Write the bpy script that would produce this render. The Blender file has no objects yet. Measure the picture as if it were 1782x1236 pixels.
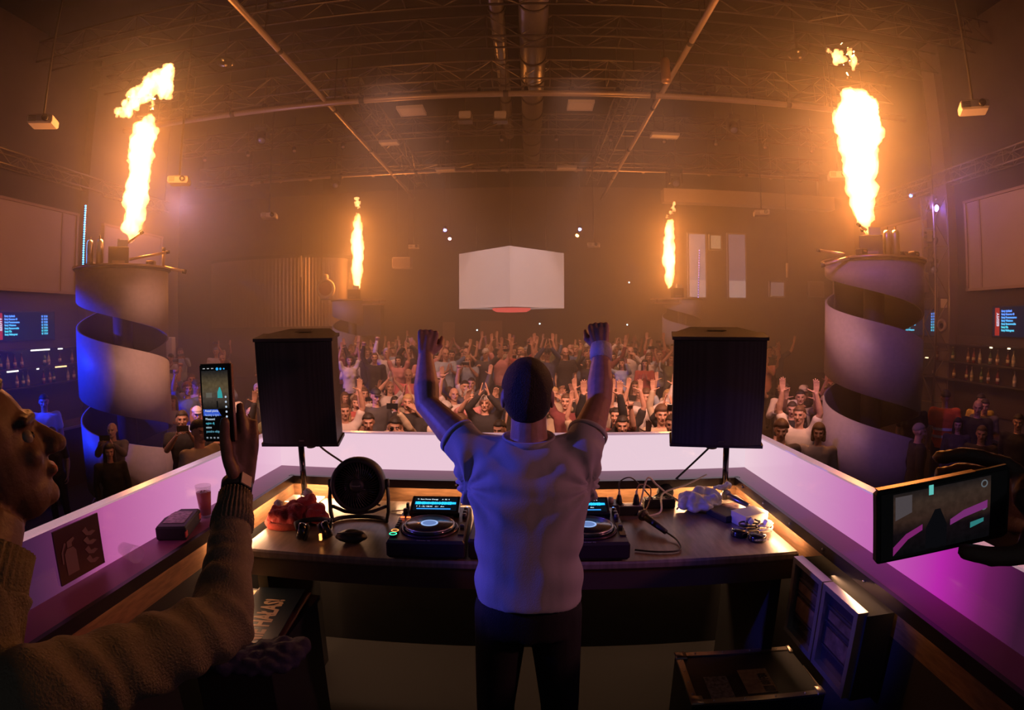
import bpy, bmesh, math, random
from mathutils import Vector, Matrix, noise, Quaternion
PI = math.pi
R = math.radians
rnd = random.Random(7)
scene = bpy.context.scene
col = scene.collection

# ------------------------------------------------------------------ camera
cam_data = bpy.data.cameras.new('camera')
cam = bpy.data.objects.new('camera', cam_data); col.objects.link(cam)
cam.location = (0, 0, 1.95)
PITCH, ROLL, YAW = 0.0534, -0.0037, -0.0305
fw = Vector((0, 1, 0)); up = Vector((0, 0, 1)); rt = Vector((1, 0, 0))
m = Matrix.Rotation(-YAW, 4, 'Z') @ Matrix.Rotation(-PITCH, 4, 'X') @ Matrix.Rotation(-ROLL, 4, 'Y') @ Matrix.Rotation(PI/2, 4, 'X')
cam.rotation_euler = m.to_euler()
cam_data.type = 'PANO'
cam_data.sensor_fit = 'HORIZONTAL'
cam_data.sensor_width = 36.0
cam_data.clip_start = 0.02
cam_data.clip_end = 200
def set_pano(target):
    # wide lens with barrel distortion (stereographic, 950 px per radian on axis of a 1782 px frame)
    target.panorama_type = 'FISHEYE_LENS_POLYNOMIAL'
    target.fisheye_fov = PI
    for k, v in zip(('k0','k1','k2','k3','k4'), K_POLY):
        setattr(target, 'fisheye_polynomial_' + k, v)
def fit_poly():
    # least squares of theta(r) with r, r^2, r^3, r^4 (r in mm on a 36 mm sensor)
    import numpy as np
    r = np.linspace(0.01, 23, 400)
    th = 2*np.arctan(r/36*1782/1900.0)
    A = np.stack([r, r**2, r**3, r**4], 1)
    k = np.linalg.lstsq(A, th, rcond=None)[0]
    return [0.0] + [-float(x) for x in k]
K_POLY = fit_poly()
try:
    set_pano(cam_data)
except Exception:
    set_pano(cam_data.cycles)
scene.camera = cam

# ------------------------------------------------------------------ world, exposure, sampling
w = bpy.data.worlds.new('world'); scene.world = w; w.use_nodes = True
bgn = w.node_tree.nodes['Background']
bgn.inputs[0].default_value = (0.95, 0.92, 1.0, 1); bgn.inputs[1].default_value = AMB = 0.028  # dim ambient fill added, entering through the open back of the hall
scene.view_settings.view_transform = 'Standard'
scene.view_settings.look = 'None'
scene.view_settings.gamma = 1.0
scene.view_settings.exposure = 0.0
scene.view_settings.use_curve_mapping = False
cy = scene.cycles
cy.max_bounces = 5; cy.diffuse_bounces = 2; cy.glossy_bounces = 2; cy.transmission_bounces = 4
cy.transparent_max_bounces = 12; cy.volume_bounces = 0
cy.sample_clamp_indirect = 2.0; cy.sample_clamp_direct = 0.0
cy.caustics_reflective = False; cy.caustics_refractive = False
cy.use_denoising = True
cy.use_light_tree = True
cy.volume_step_rate = 4.0; cy.volume_max_steps = 64

# ------------------------------------------------------------------ big lights
def aim(o, to):
    d = Vector(to) - o.location
    o.rotation_euler = d.to_track_quat('-Z', 'Y').to_euler()
def lamp(name, kind, loc, energy, color, to=None, size=0.2, angle=60, blend=0.4):
    l = bpy.data.lights.new(name, kind); o = bpy.data.objects.new(name, l); col.objects.link(o)
    o.location = loc; l.energy = energy; l.color = color
    if kind in ('POINT', 'SPOT'): l.shadow_soft_size = size
    if kind == 'SPOT': l.spot_size = R(angle); l.spot_blend = blend
    if kind == 'AREA':
        l.shape = 'RECTANGLE'; l.size, l.size_y = size if isinstance(size, tuple) else (size, size)
    if to is not None: aim(o, to)
    return o
WARM = (1.0, 0.46, 0.30)
# stage wash on the crowd, from unseen spots above the booth
for x, tx, e in ((-4.2, -4.8, 2400), (-1.3, -1.3, 2700), (1.2, 1.1, 2700), (3.0, 3.3, 1900)):
    lamp('stage_wash_light', 'SPOT', (x, 3.9, 4.8), e, (1.0, 0.45, 0.31), (tx, 9.6, -0.3), 0.15, 46, 0.9)
for x, tx in ((-2.6, -3.4), (.9, 1.2)):
    lamp('rear_crowd_fill', 'SPOT', (x, 9.2, 7.8), 2400, (1.0, 0.45, 0.31), (tx, 14.8, 0.4), 0.12, 44, 0.9)  # fill spots added to brighten the rear crowd, no fixtures modelled
# blue washes from the left, purple wash onto the right pillar
lamp('blue_wash_light', 'SPOT', (-4.2, 1.35, 2.5), 560, (0.10, 0.09, 1.0), (-0.2, 1.9, 1.45), 0.06, 16, 0.4)
lamp('blue_bar_light', 'SPOT', (-9.8, 4.6, 2.6), 2800, (0.005, 0.03, 1.0), (-7.1, 7.35, 1.35), 0.06, 40, 0.4)
lamp('purple_wash_light', 'SPOT', (0.2, 3.2, 5.4), 480, (0.36, 0.13, 1.0), (5.2, 7.5, 1.4), 0.06, 30, 0.6)
lamp('rose_wash_light', 'SPOT', (3.6, 0.7, 2.6), 110, (1.0, 0.30, 0.32), (0.1, 1.9, 1.4), 0.1, 40, 0.6)
lamp('cube_spot_light', 'SPOT', (-2.6, 13.6, 6.3), 230, (1.0,.66,.62), (-1.2, 16.8, 3.3), .1, 36, .6)  # pair of spots added close by, standing in for projector light on the cube
lamp('cube_spot_light', 'SPOT', (1.5, 13.6, 6.3), 340, (1.0,.66,.62), (.1, 16.8, 3.3), .1, 36, .6)
lamp('pillar_wash_light', 'SPOT', (-9.6, 16.6, 3.6), 260, (.50,.42,1.0), (-6.6, 19.8, 1.7), .1, 36, .6)
lamp('pillar_wash_light', 'SPOT', (2.9, 16.6, 4.0), 200, (.80,.66,1.0), (5.7, 20.0, 1.9), .1, 36, .6)
lamp('mauve_hall_light', 'POINT', (-9.0, 12.5, 5.2), 90, (0.75, 0.42, 0.75), None, 0.4)
lamp('mauve_hall_light', 'POINT', (8.6, 9.0, 5.0), 12, (0.75, 0.45, 0.9), None, 0.4)

# ------------------------------------------------------------------ node materials
MATS = {}
def mat(name, c=(0.5,0.5,0.5), rough=0.6, metal=0.0, em=None, es=0.0, bump=0.0, bscale=40.0, var=0.0, alpha=1.0, trans=0.0, objcol=False, sheen=0.0, spec=0.5, coat=0.0, stretch=None, vscale=None):
    if name in MATS: return MATS[name]
    ma = bpy.data.materials.new(name); ma.use_nodes = True
    nt = ma.node_tree; b = nt.nodes['Principled BSDF']
    b.inputs['Base Color'].default_value = (*c, 1)
    b.inputs['Roughness'].default_value = rough
    b.inputs['Metallic'].default_value = metal
    b.inputs['Specular IOR Level'].default_value = spec
    if sheen: b.inputs['Sheen Weight'].default_value = sheen
    if coat: b.inputs['Coat Weight'].default_value = coat
    if trans: b.inputs['Transmission Weight'].default_value = trans
    if alpha < 1: b.inputs['Alpha'].default_value = alpha
    if em: b.inputs['Emission Color'].default_value = (*em, 1); b.inputs['Emission Strength'].default_value = es
    src = None
    tc = nt.nodes.new('ShaderNodeTexCoord')
    vec = tc.outputs['Object']
    if stretch:
        mp = nt.nodes.new('ShaderNodeMapping'); mp.inputs['Scale'].default_value = stretch
        nt.links.new(vec, mp.inputs['Vector']); vec = mp.outputs[0]
    if objcol:
        oi = nt.nodes.new('ShaderNodeObjectInfo'); src = oi.outputs['Color']
    if var or bump:
        nz = nt.nodes.new('ShaderNodeTexNoise'); nz.inputs['Scale'].default_value = bscale
        nz.inputs['Detail'].default_value = 3
        nt.links.new(vec, nz.inputs['Vector'])
        if bump:
            bp = nt.nodes.new('ShaderNodeBump'); bp.inputs['Strength'].default_value = bump; bp.inputs['Distance'].default_value = 0.01
            nt.links.new(nz.outputs[0], bp.inputs['Height']); nt.links.new(bp.outputs[0], b.inputs['Normal'])
        if var:
            nz2 = nt.nodes.new('ShaderNodeTexNoise'); nz2.inputs['Scale'].default_value = vscale or bscale*0.3; nz2.inputs['Detail'].default_value = 2
            nt.links.new(vec, nz2.inputs['Vector'])
            mr = nt.nodes.new('ShaderNodeMapRange'); mr.inputs[3].default_value = 1-var; mr.inputs[4].default_value = 1+var
            mr.inputs[1].default_value = 0.3; mr.inputs[2].default_value = 0.7
            nt.links.new(nz2.outputs[0], mr.inputs[0])
            vm = nt.nodes.new('ShaderNodeVectorMath'); vm.operation = 'SCALE'
            if src is None:
                rgb = nt.nodes.new('ShaderNodeRGB'); rgb.outputs[0].default_value = (*c, 1); src = rgb.outputs[0]
            nt.links.new(src, vm.inputs[0]); nt.links.new(mr.outputs[0], vm.inputs['Scale'])
            src = vm.outputs[0]
    if src is not None: nt.links.new(src, b.inputs['Base Color'])
    MATS[name] = ma
    return ma
def emat(name, c, s):
    if name in MATS: return MATS[name]
    ma = bpy.data.materials.new(name); ma.use_nodes = True; nt = ma.node_tree
    nt.nodes.remove(nt.nodes['Principled BSDF'])
    e = nt.nodes.new('ShaderNodeEmission'); e.inputs[0].default_value = (*c, 1); e.inputs[1].default_value = s
    nt.links.new(e.outputs[0], nt.nodes['Material Output'].inputs[0])
    MATS[name] = ma; return ma

# ------------------------------------------------------------------ mesh builder
class MB:
    def __init__(s): s.v = []; s.f = []; s.mi = []
    def add(s, vs, fs, mi=0, M=None):
        b = len(s.v)
        s.v += [tuple(M @ Vector(v)) if M else tuple(v) for v in vs]
        s.f += [tuple(i+b for i in f) for f in fs]; s.mi += [mi]*len(fs)
        return s
    def box(s, c, d, M=None, mi=0, bev=0.0):
        x, y, z = (q/2 for q in d)
        if bev <= 0:
            vs = [(c[0]+a*x, c[1]+b*y, c[2]+e*z) for e in (-1,1) for a, b in ((-1,-1),(1,-1),(1,1),(-1,1))]
            return s.add(vs, [(0,3,2,1),(4,5,6,7),(0,1,5,4),(1,2,6,5),(2,3,7,6),(3,0,4,7)], mi, M)
        r = min(bev, x*.98, y*.98, z*.98); pts = []
        vs = []; fs = []
        prof = [(-z, r), (-z+r, 0), (z-r, 0), (z, r)]
        for h, ins in prof:
            X, Y = x-ins*.7, y-ins*.7
            rr = r
            ring = []
            for (cx, cy, a0) in ((X-rr*.5, Y-rr*.5, 0), (-X+rr*.5, Y-rr*.5, 90), (-X+rr*.5, -Y+rr*.5, 180), (X-rr*.5, -Y+rr*.5, 270)):
                for k in range(4):
                    a = R(a0 + k*30); ring.append((c[0]+cx+math.cos(a)*rr*.5, c[1]+cy+math.sin(a)*rr*.5, c[2]+h))
            vs += ring
        n = 16
        for k in range(3):
            for i in range(n): fs.append((k*n+i, k*n+(i+1)%n, (k+1)*n+(i+1)%n, (k+1)*n+i))
        fs.append(tuple(reversed(range(n)))); fs.append(tuple(range(3*n, 4*n)))
        return s.add(vs, fs, mi, M)
    def tube(s, pts, rad, n=8, caps=True, mi=0, M=None, flat=None):
        pts = [Vector(p) for p in pts]
        if not isinstance(rad, (list, tuple)): rad = [rad]*len(pts)
        vs = []; fs = []; T = []
        for i in range(len(pts)):
            a = pts[max(0, i-1)]; b = pts[min(len(pts)-1, i+1)]; t = (b-a)
            T.append(t.normalized() if t.length > 1e-9 else Vector((0,0,1)))
        ref = Vector((0,0,1)) if abs(T[0].z) < .9 else Vector((0,1,0))
        u = T[0].cross(ref).normalized()
        for i, p in enumerate(pts):
            u = (u - T[i]*u.dot(T[i])).normalized(); v = T[i].cross(u)
            for k in range(n):
                a = 2*PI*k/n
                fx, fy = (flat if flat else (1, 1))
                vs.append(p + u*math.cos(a)*rad[i]*fx + v*math.sin(a)*rad[i]*fy)
        for i in range(len(pts)-1):
            for k in range(n): fs.append((i*n+k, i*n+(k+1)%n, (i+1)*n+(k+1)%n, (i+1)*n+k))
        if caps: fs.append(tuple(reversed(range(n)))); fs.append(tuple(range((len(pts)-1)*n, len(pts)*n)))
        return s.add(vs, fs, mi, M)
    def capsule(s, a, b, ra, rb, n=10, M=None, mi=0):
        # tapered limb piece with round ends
        a = Vector(a); b = Vector(b); d = (b-a); L = d.length; d = d.normalized() if L > 1e-9 else Vector((0,0,1))
        pts = []; rs = []
        for k in range(1, 4): q = PI/2*(k/4); pts.append(a - d*ra*math.cos(q)); rs.append(ra*math.sin(q))
        pts.append(a); rs.append(ra)
        pts.append(b); rs.append(rb)
        for k in range(3, 0, -1): q = PI/2*(k/4); pts.append(b + d*rb*math.cos(q)); rs.append(rb*math.sin(q))
        return s.tube(pts, rs, n, True, mi, M)
    def ball(s, c, r, nu=12, nv=8, M=None, mi=0):
        rx, ry, rz = r if isinstance(r, (tuple, list)) else (r, r, r)
        vs = [(c[0], c[1], c[2]-rz)]; fs = []
        for j in range(1, nv):
            t = -PI/2 + PI*j/nv
            for i in range(nu):
                a = 2*PI*i/nu; vs.append((c[0]+rx*math.cos(t)*math.cos(a), c[1]+ry*math.cos(t)*math.sin(a), c[2]+rz*math.sin(t)))
        vs.append((c[0], c[1], c[2]+rz)); e = len(vs)-1
        for i in range(nu): fs.append((0, 1+(i+1)%nu, 1+i)); fs.append((e, e-nu+i, e-nu+(i+1)%nu))
        for j in range(nv-2):
            for i in range(nu): a = 1+j*nu; fs.append((a+i, a+(i+1)%nu, a+nu+(i+1)%nu, a+nu+i))
        return s.add(vs, fs, mi, M)
    def rings(s, data, n=16, M=None, mi=0, p=2.0, caps=True):
        # data: (cx, cy, cz, rx, ry); superellipse rings stacked along z
        vs = []; fs = []
        for (cx, cyy, cz, rx, ry) in data:
            for k in range(n):
                a = 2*PI*k/n; ca, sa = math.cos(a), math.sin(a)
                vs.append((cx + rx*math.copysign(abs(ca)**(2/p), ca), cyy + ry*math.copysign(abs(sa)**(2/p), sa), cz))
        for i in range(len(data)-1):
            for k in range(n): fs.append((i*n+k, i*n+(k+1)%n, (i+1)*n+(k+1)%n, (i+1)*n+k))
        if caps: fs.append(tuple(reversed(range(n)))); fs.append(tuple(range((len(data)-1)*n, len(data)*n)))
        return s.add(vs, fs, mi, M)
    def lathe(s, prof, n=24, M=None, mi=0, closed=False):
        vs = []; fs = []
        for r, z in prof:
            for k in range(n): a = 2*PI*k/n; vs.append((r*math.cos(a), r*math.sin(a), z))
        m_ = len(prof)
        for i in range(m_-1 + (1 if closed else 0)):
            j = (i+1) % m_
            for k in range(n): fs.append((i*n+k, i*n+(k+1)%n, j*n+(k+1)%n, j*n+k))
        if not closed:
            if prof[0][0] > 1e-6: fs.append(tuple(reversed(range(n))))
            if prof[-1][0] > 1e-6: fs.append(tuple(range((m_-1)*n, m_*n)))
        return s.add(vs, fs, mi, M)
    def prism(s, poly, z0, z1, M=None, mi=0):
        n = len(poly); vs = [(x, y, z0) for x, y in poly] + [(x, y, z1) for x, y in poly]
        fs = [tuple(reversed(range(n))), tuple(range(n, 2*n))] + [(i, (i+1)%n, n+(i+1)%n, n+i) for i in range(n)]
        return s.add(vs, fs, mi, M)
    def mesh(s, name, mats=None, smooth=False):
        me = bpy.data.meshes.new(name); me.from_pydata(s.v, [], s.f)
        for q in (mats or []): me.materials.append(q)
        if len(set(s.mi)) > 1: me.polygons.foreach_set('material_index', s.mi)
        if smooth: me.polygons.foreach_set('use_smooth', [True]*len(me.polygons))
        me.validate(); me.update()
        return me
    def build(s, name, mats, parent=None, smooth=False, loc=None, rot=None):
        if not isinstance(mats, (list, tuple)): mats = [mats]
        o = bpy.data.objects.new(name, s.mesh(name, mats, smooth)); col.objects.link(o)
        if smooth == 'auto': pass
        if loc is not None: o.location = loc
        if rot is not None: o.rotation_euler = rot
        if parent is not None: o.parent = parent
        return o
def tag(o, label=None, cat=None, group=None, kind=None):
    if label: o['label'] = label
    if cat: o['category'] = cat
    if group: o['group'] = group
    if kind: o['kind'] = kind
    return o
def struct(o): o['kind'] = 'structure'; return o
def empty(name, loc=(0,0,0), rz=0, label=None, cat=None, group=None):
    o = bpy.data.objects.new(name, None); col.objects.link(o); o.location = loc
    o.rotation_euler = (0,0,rz) if not isinstance(rz, (tuple, list)) else rz
    o.empty_display_size = 0.1
    return tag(o, label, cat, group)
def dup(root, loc=None, rot=None, label=None, group=None, scale=None):
    c = root.copy(); col.objects.link(c)
    def rec(a, b):
        for ch in list(a.children):
            d = ch.copy(); col.objects.link(d); d.parent = b; rec(ch, d)
    rec(root, c)
    if loc is not None: c.location = loc
    if rot is not None: c.rotation_euler = (0,0,rot) if not isinstance(rot, (tuple, list)) else rot
    if label: c['label'] = label
    if group: c['group'] = group
    if scale: c.scale = (scale,)*3
    return c
def XF(loc=(0,0,0), rot=(0,0,0), sc=1.0):
    from mathutils import Euler
    return Matrix.Translation(loc) @ Euler(rot).to_matrix().to_4x4() @ Matrix.Scale(sc, 4)
def frame_to(a, b, upv=(0,0,1)):
    # matrix whose +Z runs from a to b
    a = Vector(a); z = (Vector(b)-a).normalized(); u = Vector(upv)
    if abs(z.dot(u)) > .98: u = Vector((0,1,0))
    x = u.cross(z).normalized(); y = z.cross(x)
    M = Matrix((x, y, z)).transposed().to_4x4(); M.translation = a
    return M
def text_mesh(body, size, extrude=0.001, bold=0.0, xs=1.0, align='LEFT'):
    cu = bpy.data.curves.new('lettering', 'FONT'); cu.body = body; cu.size = size; cu.extrude = extrude; cu.offset = bold
    cu.align_x = align; cu.resolution_u = 2
    o = bpy.data.objects.new('lettering', cu); col.objects.link(o)
    dg = bpy.context.evaluated_depsgraph_get(); me = bpy.data.meshes.new_from_object(o.evaluated_get(dg))
    bpy.data.objects.remove(o)
    for v in me.vertices: v.co.x *= xs
    return me
def text_obj(body, size, mt, M, parent=None, name='lettering', **k):
    me = text_mesh(body, size, **k); me.materials.clear(); me.materials.append(mt)
    me.transform(M); o = bpy.data.objects.new(name, me); col.objects.link(o)
    if parent is not None: o.parent = parent
    return o
def remesh(mb, voxel, smooth=2, name='body', mats=(), fac=0.5):
    o = bpy.data.objects.new('tmp', mb.mesh('tmp')); col.objects.link(o)
    md = o.modifiers.new('r', 'REMESH'); md.mode = 'VOXEL'; md.voxel_size = voxel; md.use_smooth_shade = True
    if smooth:
        sm = o.modifiers.new('s', 'SMOOTH'); sm.iterations = smooth; sm.factor = fac
    dg = bpy.context.evaluated_depsgraph_get()
    me = bpy.data.meshes.new_from_object(o.evaluated_get(dg)); me.name = name
    tm = o.data; bpy.data.objects.remove(o); bpy.data.meshes.remove(tm)
    me.materials.clear()
    for q in mats: me.materials.append(q)
    return me
def link(me, name, parent=None, loc=None):
    o = bpy.data.objects.new(name, me); col.objects.link(o)
    if parent is not None: o.parent = parent
    if loc is not None: o.location = loc
    return o
# ================================================================== the hall
FLOOR_Z = -0.95; BACK_Z = -0.45; CEIL = 8.9
m_floor = mat('dark_floor', (.035,.03,.032), .45, bump=.1, bscale=12, var=.3)
m_wall = mat('dark_wall', (.045,.035,.040), .8, bump=.15, bscale=6, var=.15)
m_backwall = mat('back_wall_paint', (.09,.06,.06), .8, bump=.1, bscale=5, var=.15)
m_ceil = mat('black_ceiling', (.012,.011,.012), .9, bump=.2, bscale=3, var=.3)
m_stage = mat('stage_black', (.016,.015,.016), .9, bump=.1, bscale=8)
m_steel = mat('truss_steel', (.20,.165,.14), .42, .75, bump=.05, bscale=30)
m_darksteel = mat('dark_steel', (.07,.06,.06), .5, .6)
m_black = mat('matte_black', (.018,.018,.02), .55)
m_gloss = mat('gloss_black', (.012,.012,.014), .18, coat=.3)
m_white = mat('white_plastic', (.62,.58,.56), .5)
m_screen = mat('projection_cloth', (.30,.25,.29), .85, bump=.05, bscale=120, var=.06, vscale=2)
m_screen_edge = mat('screen_border', (.25,.19,.2), .8)
m_chrome = mat('brushed_metal', (.6,.58,.58), .28, 1.0)

def slab(name, lo, hi, m):
    c = [(a+b)/2 for a, b in zip(lo, hi)]; d = [b-a for a, b in zip(lo, hi)]
    return struct(MB().box(c, d).build(name, m))
slab('floor', (-20.3, 3.4, FLOOR_Z-.2), (19.3, 27.3, FLOOR_Z), m_floor)
slab('floor_terrace', (-19.9, 12.0, FLOOR_Z+.001), (18.9, 26.99, BACK_Z), m_floor)
slab('floor_stage', (-3.2, -2.6, -.2), (3.0, 3.39, 0.0), m_stage)
slab('floor_lower', (-11.3, -2.6, FLOOR_Z-.2), (10.3, 3.39, FLOOR_Z), m_floor)
slab('ceiling', (-20.3, -2.6, CEIL), (19.3, 27.3, CEIL+.2), m_ceil)
slab('wall_left', (-11.3, -2.6, FLOOR_Z), (-11.0, 15.0, CEIL), m_wall)
slab('wall_right', (10.0, -2.6, FLOOR_Z), (10.3, 15.0, CEIL), m_wall)
slab('wall_left_return', (-20.3, 15.0, FLOOR_Z), (-11.0, 15.3, CEIL), m_wall)
slab('wall_right_return', (10.0, 15.0, FLOOR_Z), (19.3, 15.3, CEIL), m_wall)
slab('wall_far_left', (-20.3, 15.3, FLOOR_Z), (-20.0, 27.3, CEIL), m_wall)
slab('wall_far_right', (19.0, 15.3, FLOOR_Z), (19.3, 27.3, CEIL), m_wall)
slab('wall_back', (-20.0, 27.0, FLOOR_Z), (19.0, 27.3, CEIL), m_backwall)

# two pale pilasters and doors in the back wall
for i, (x0, x1, z1) in enumerate(((-4.25, -3.65, 2.15), (-2.4, -1.3, 2.2))):
    slab('trim_%d' % (i+1), (x0, 26.85, BACK_Z), (x1, 27.0, z1), mat('pale_pilaster', (.30,.2,.2), .7))
# soffit beam and panels of the right half of the back wall
slab('trim_3', (6.0, 23.6, 7.45), (14.4, 24.2, 8.05), mat('pale_soffit', (.5,.42,.4), .8))
slab('trim_4', (6.2, 23.8, 8.05), (6.5, 24.0, CEIL), m_darksteel); slab('trim_5', (13.7, 23.8, 8.05), (14.0, 24.0, CEIL), m_darksteel)
m_pan = mat('pale_blue_panel', (.38,.40,.50), .6, em=(.5,.42,.55), es=.5, var=.12, bscale=3)  # weak emission added so the back wall panels show through the haze
def wall_panel(name, label, x0, z0, x1, z1, mt, cat='panel', lower=0):
    r = empty(name, ((x0+x1)/2, 27.0, z0), 0, label, cat)
    w_, h_ = x1-x0, z1-z0
    MB().box((0, -.06, h_/2), (w_, .10, h_)).build('panel_board', mt, r)
    f = MB(); t = .07
    for c, d in (((0,-.08,t/2),(w_,.14,t)), ((0,-.08,h_-t/2),(w_,.14,t)), ((-w_/2+t/2,-.08,h_/2),(t,.14,h_)), ((w_/2-t/2,-.08,h_/2),(t,.14,h_))): f.box(c, d)
    f.build('panel_frame', mat('panel_frame_grey', (.42,.38,.4), .6), r)
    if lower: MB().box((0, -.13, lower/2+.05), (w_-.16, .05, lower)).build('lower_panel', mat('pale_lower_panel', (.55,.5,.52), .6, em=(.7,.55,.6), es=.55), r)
    return r
wall_panel('wall_panel', 'tall pale blue panel on back wall with purple light tube before it', 8.0, 3.35, 9.0, 6.65, m_pan, lower=.85)
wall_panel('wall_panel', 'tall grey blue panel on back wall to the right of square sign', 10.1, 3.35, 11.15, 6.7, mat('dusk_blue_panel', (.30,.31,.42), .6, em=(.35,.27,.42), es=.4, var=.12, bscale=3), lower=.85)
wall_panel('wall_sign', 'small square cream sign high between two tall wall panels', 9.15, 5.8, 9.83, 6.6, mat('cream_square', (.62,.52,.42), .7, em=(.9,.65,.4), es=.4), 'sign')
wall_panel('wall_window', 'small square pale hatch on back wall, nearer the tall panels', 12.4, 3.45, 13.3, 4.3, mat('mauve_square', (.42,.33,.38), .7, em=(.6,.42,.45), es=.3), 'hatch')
wall_panel('wall_window', 'small square dim hatch on back wall beside the right spiral pillar', 14.65, 3.5, 15.6, 4.35, mat('dim_square', (.33,.24,.26), .7), 'hatch')

# corrugated drum bulging out of the left back wall
r = empty('corrugated_drum', (-12.4, 25.5, 2.0), 0, 'curved corrugated metal drum wall at left back behind the haze', 'wall cladding')
b = MB(); n = 120; vs = []; fs = []
for i in range(n+1):
    a = PI + PI*i/n; rr = 3.7 + (.05 if i % 2 else 0)
    for z in (0, 3.3): vs.append((rr*math.cos(a), rr*.34*math.sin(a), z))
for i in range(n): fs.append((2*i, 2*i+2, 2*i+3, 2*i+1))
b.add(vs, fs); b.build('corrugated_sheet', mat('corrugated_steel', (.42,.34,.34), .35, .8), r)
MB().lathe([(3.6,3.25),(3.8,3.25),(3.8,3.4),(3.6,3.4)], 64, Matrix.Diagonal((1,.34,1,1)), closed=True).build('top_rim', m_darksteel, r)
MB().box((0,.0,-1.2),(6.6,2.2,2.4)).build('plinth', m_wall, r)

# ------------------------------------------------------------------ side screens
def screen(x, y0, y1, z0, z1, s, label, split=None):
    r = empty('projection_screen', (x, (y0+y1)/2, z0), 0, label, 'screen')
    MB().box((s*.06, 0, (z1-z0)/2), (.10, y1-y0, z1-z0)).build('screen_cloth', m_screen, r)
    e = MB()
    for c, d in (((s*.08,0,.03),(.14,y1-y0+.04,.06)), ((s*.08,0,z1-z0-.03),(.14,y1-y0+.04,.06)), ((s*.08,(y1-y0)/2-.03,(z1-z0)/2),(.14,.06,z1-z0)), ((s*.08,-(y1-y0)/2+.03,(z1-z0)/2),(.14,.06,z1-z0))): e.box(c, d)
    e.build('screen_frame', m_screen_edge, r)
    if split is not None: MB().box((s*.125, split, (z1-z0)/2), (.012, .05, z1-z0-.1)).build('seam_strip', m_screen_edge, r)
    return r
screen(-11.0, 6.3, 10.82, 2.86, 4.84, 1, 'large mauve screen on left wall above the bar menu', split=1.75)
screen(-11.0, 11.75, 14.3, 3.3, 4.75, 1, 'smaller grey screen on left wall beyond the wide one')
screen(10.0, 6.6, 10.42, 2.8, 4.84, -1, 'large mauve screen on right wall above the bar menu', split=1.45)
screen(10.0, 11.9, 14.4, 2.85, 4.75, -1, 'pale screen on right wall partly behind the spiral pillar')
# wall columns between screens
slab('trim_6', (-11.0, 11.0, FLOOR_Z), (-10.75, 11.5, CEIL), m_wall)
slab('trim_7', (9.75, 10.85, FLOOR_Z), (10.0, 11.3, CEIL), mat('violet_wall', (.12,.09,.12), .7))

# ------------------------------------------------------------------ menu displays
LINES = ['Szoty Apfelsaft','Szoty Rumowe 40','Szoty Pomaranczowe','Szoty Wisniowe','Szoty Bananowoskie','Szoty Kila','Szoty Malinogrusz']
def menu(x, y, z, s, wd, ht, label):
    r = empty('menu_display', (x, y, z), 0, label, 'screen')
    MB().box((s*.04, 0, ht/2), (.08, wd, ht), bev=0).build('casing', m_gloss, r)
    p = MB().box((s*.083, 0, ht/2), (.006, wd-.06, ht-.06)).build('display_face', emat('menu_dark', (.004,.007,.02), 1.0), r)
    # local text frame: +X text direction along the wall, facing the room
    def TM(u, v):  # u along from the reader's left, v up
        yy = (-wd/2 + u) * s     # left wall is read from +x: left is -y
        return Matrix.Translation((s*.088, yy, v)) @ (Matrix.Rotation(PI/2*s, 4, 'Z') @ Matrix.Rotation(PI/2, 4, 'X'))
    bm = MB().box((s*.087, (-wd/2+.16)*s, ht/2), (.003, .13, ht-.10)).build('red_stripe', emat('menu_red', (.8,.05,.03), .55), r)
    blues = [(.10,.30,1.0),(.10,.30,1.0),(.10,.36,1.0),(.08,.42,.9),(.08,.5,.85),(.06,.6,.75),(.08,.55,.8)]
    for i, t in enumerate(LINES):
        v = ht*.80 - i*ht*.098
        mm_ = emat('menu_text_%d' % i, blues[i], 1.5)
        text_obj(t, ht*.085, mm_, TM(.28, v), r, bold=.004, xs=.85, name='menu_line')
        text_obj('0,4  10 PLN' if i % 2 else '0,5  12 PLN', ht*.085, mm_, TM(wd*.76, v), r, bold=.004, xs=.7, name='menu_price')
    text_obj('SZOTY', ht*.13, emat('menu_white', (.8,.75,.95), 1.0), TM(.21, ht*.36) @ Matrix.Rotation(PI/2, 4, 'Z'), r, bold=.006, name='menu_title')
    return r
menu(-10.99, 9.25, 1.78, 1, 1.75, .66, 'glowing blue drinks menu screen on left wall below the mauve screen')
menu(9.99, 8.75, 1.78, -1, 1.85, .68, 'glowing blue drinks menu screen at far right edge below mauve screen')
menu(9.99, 12.15, 1.75, -1, 1.7, .68, 'drinks menu screen half hidden by the right spiral pillar')
for m_ in ():
    pass

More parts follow.
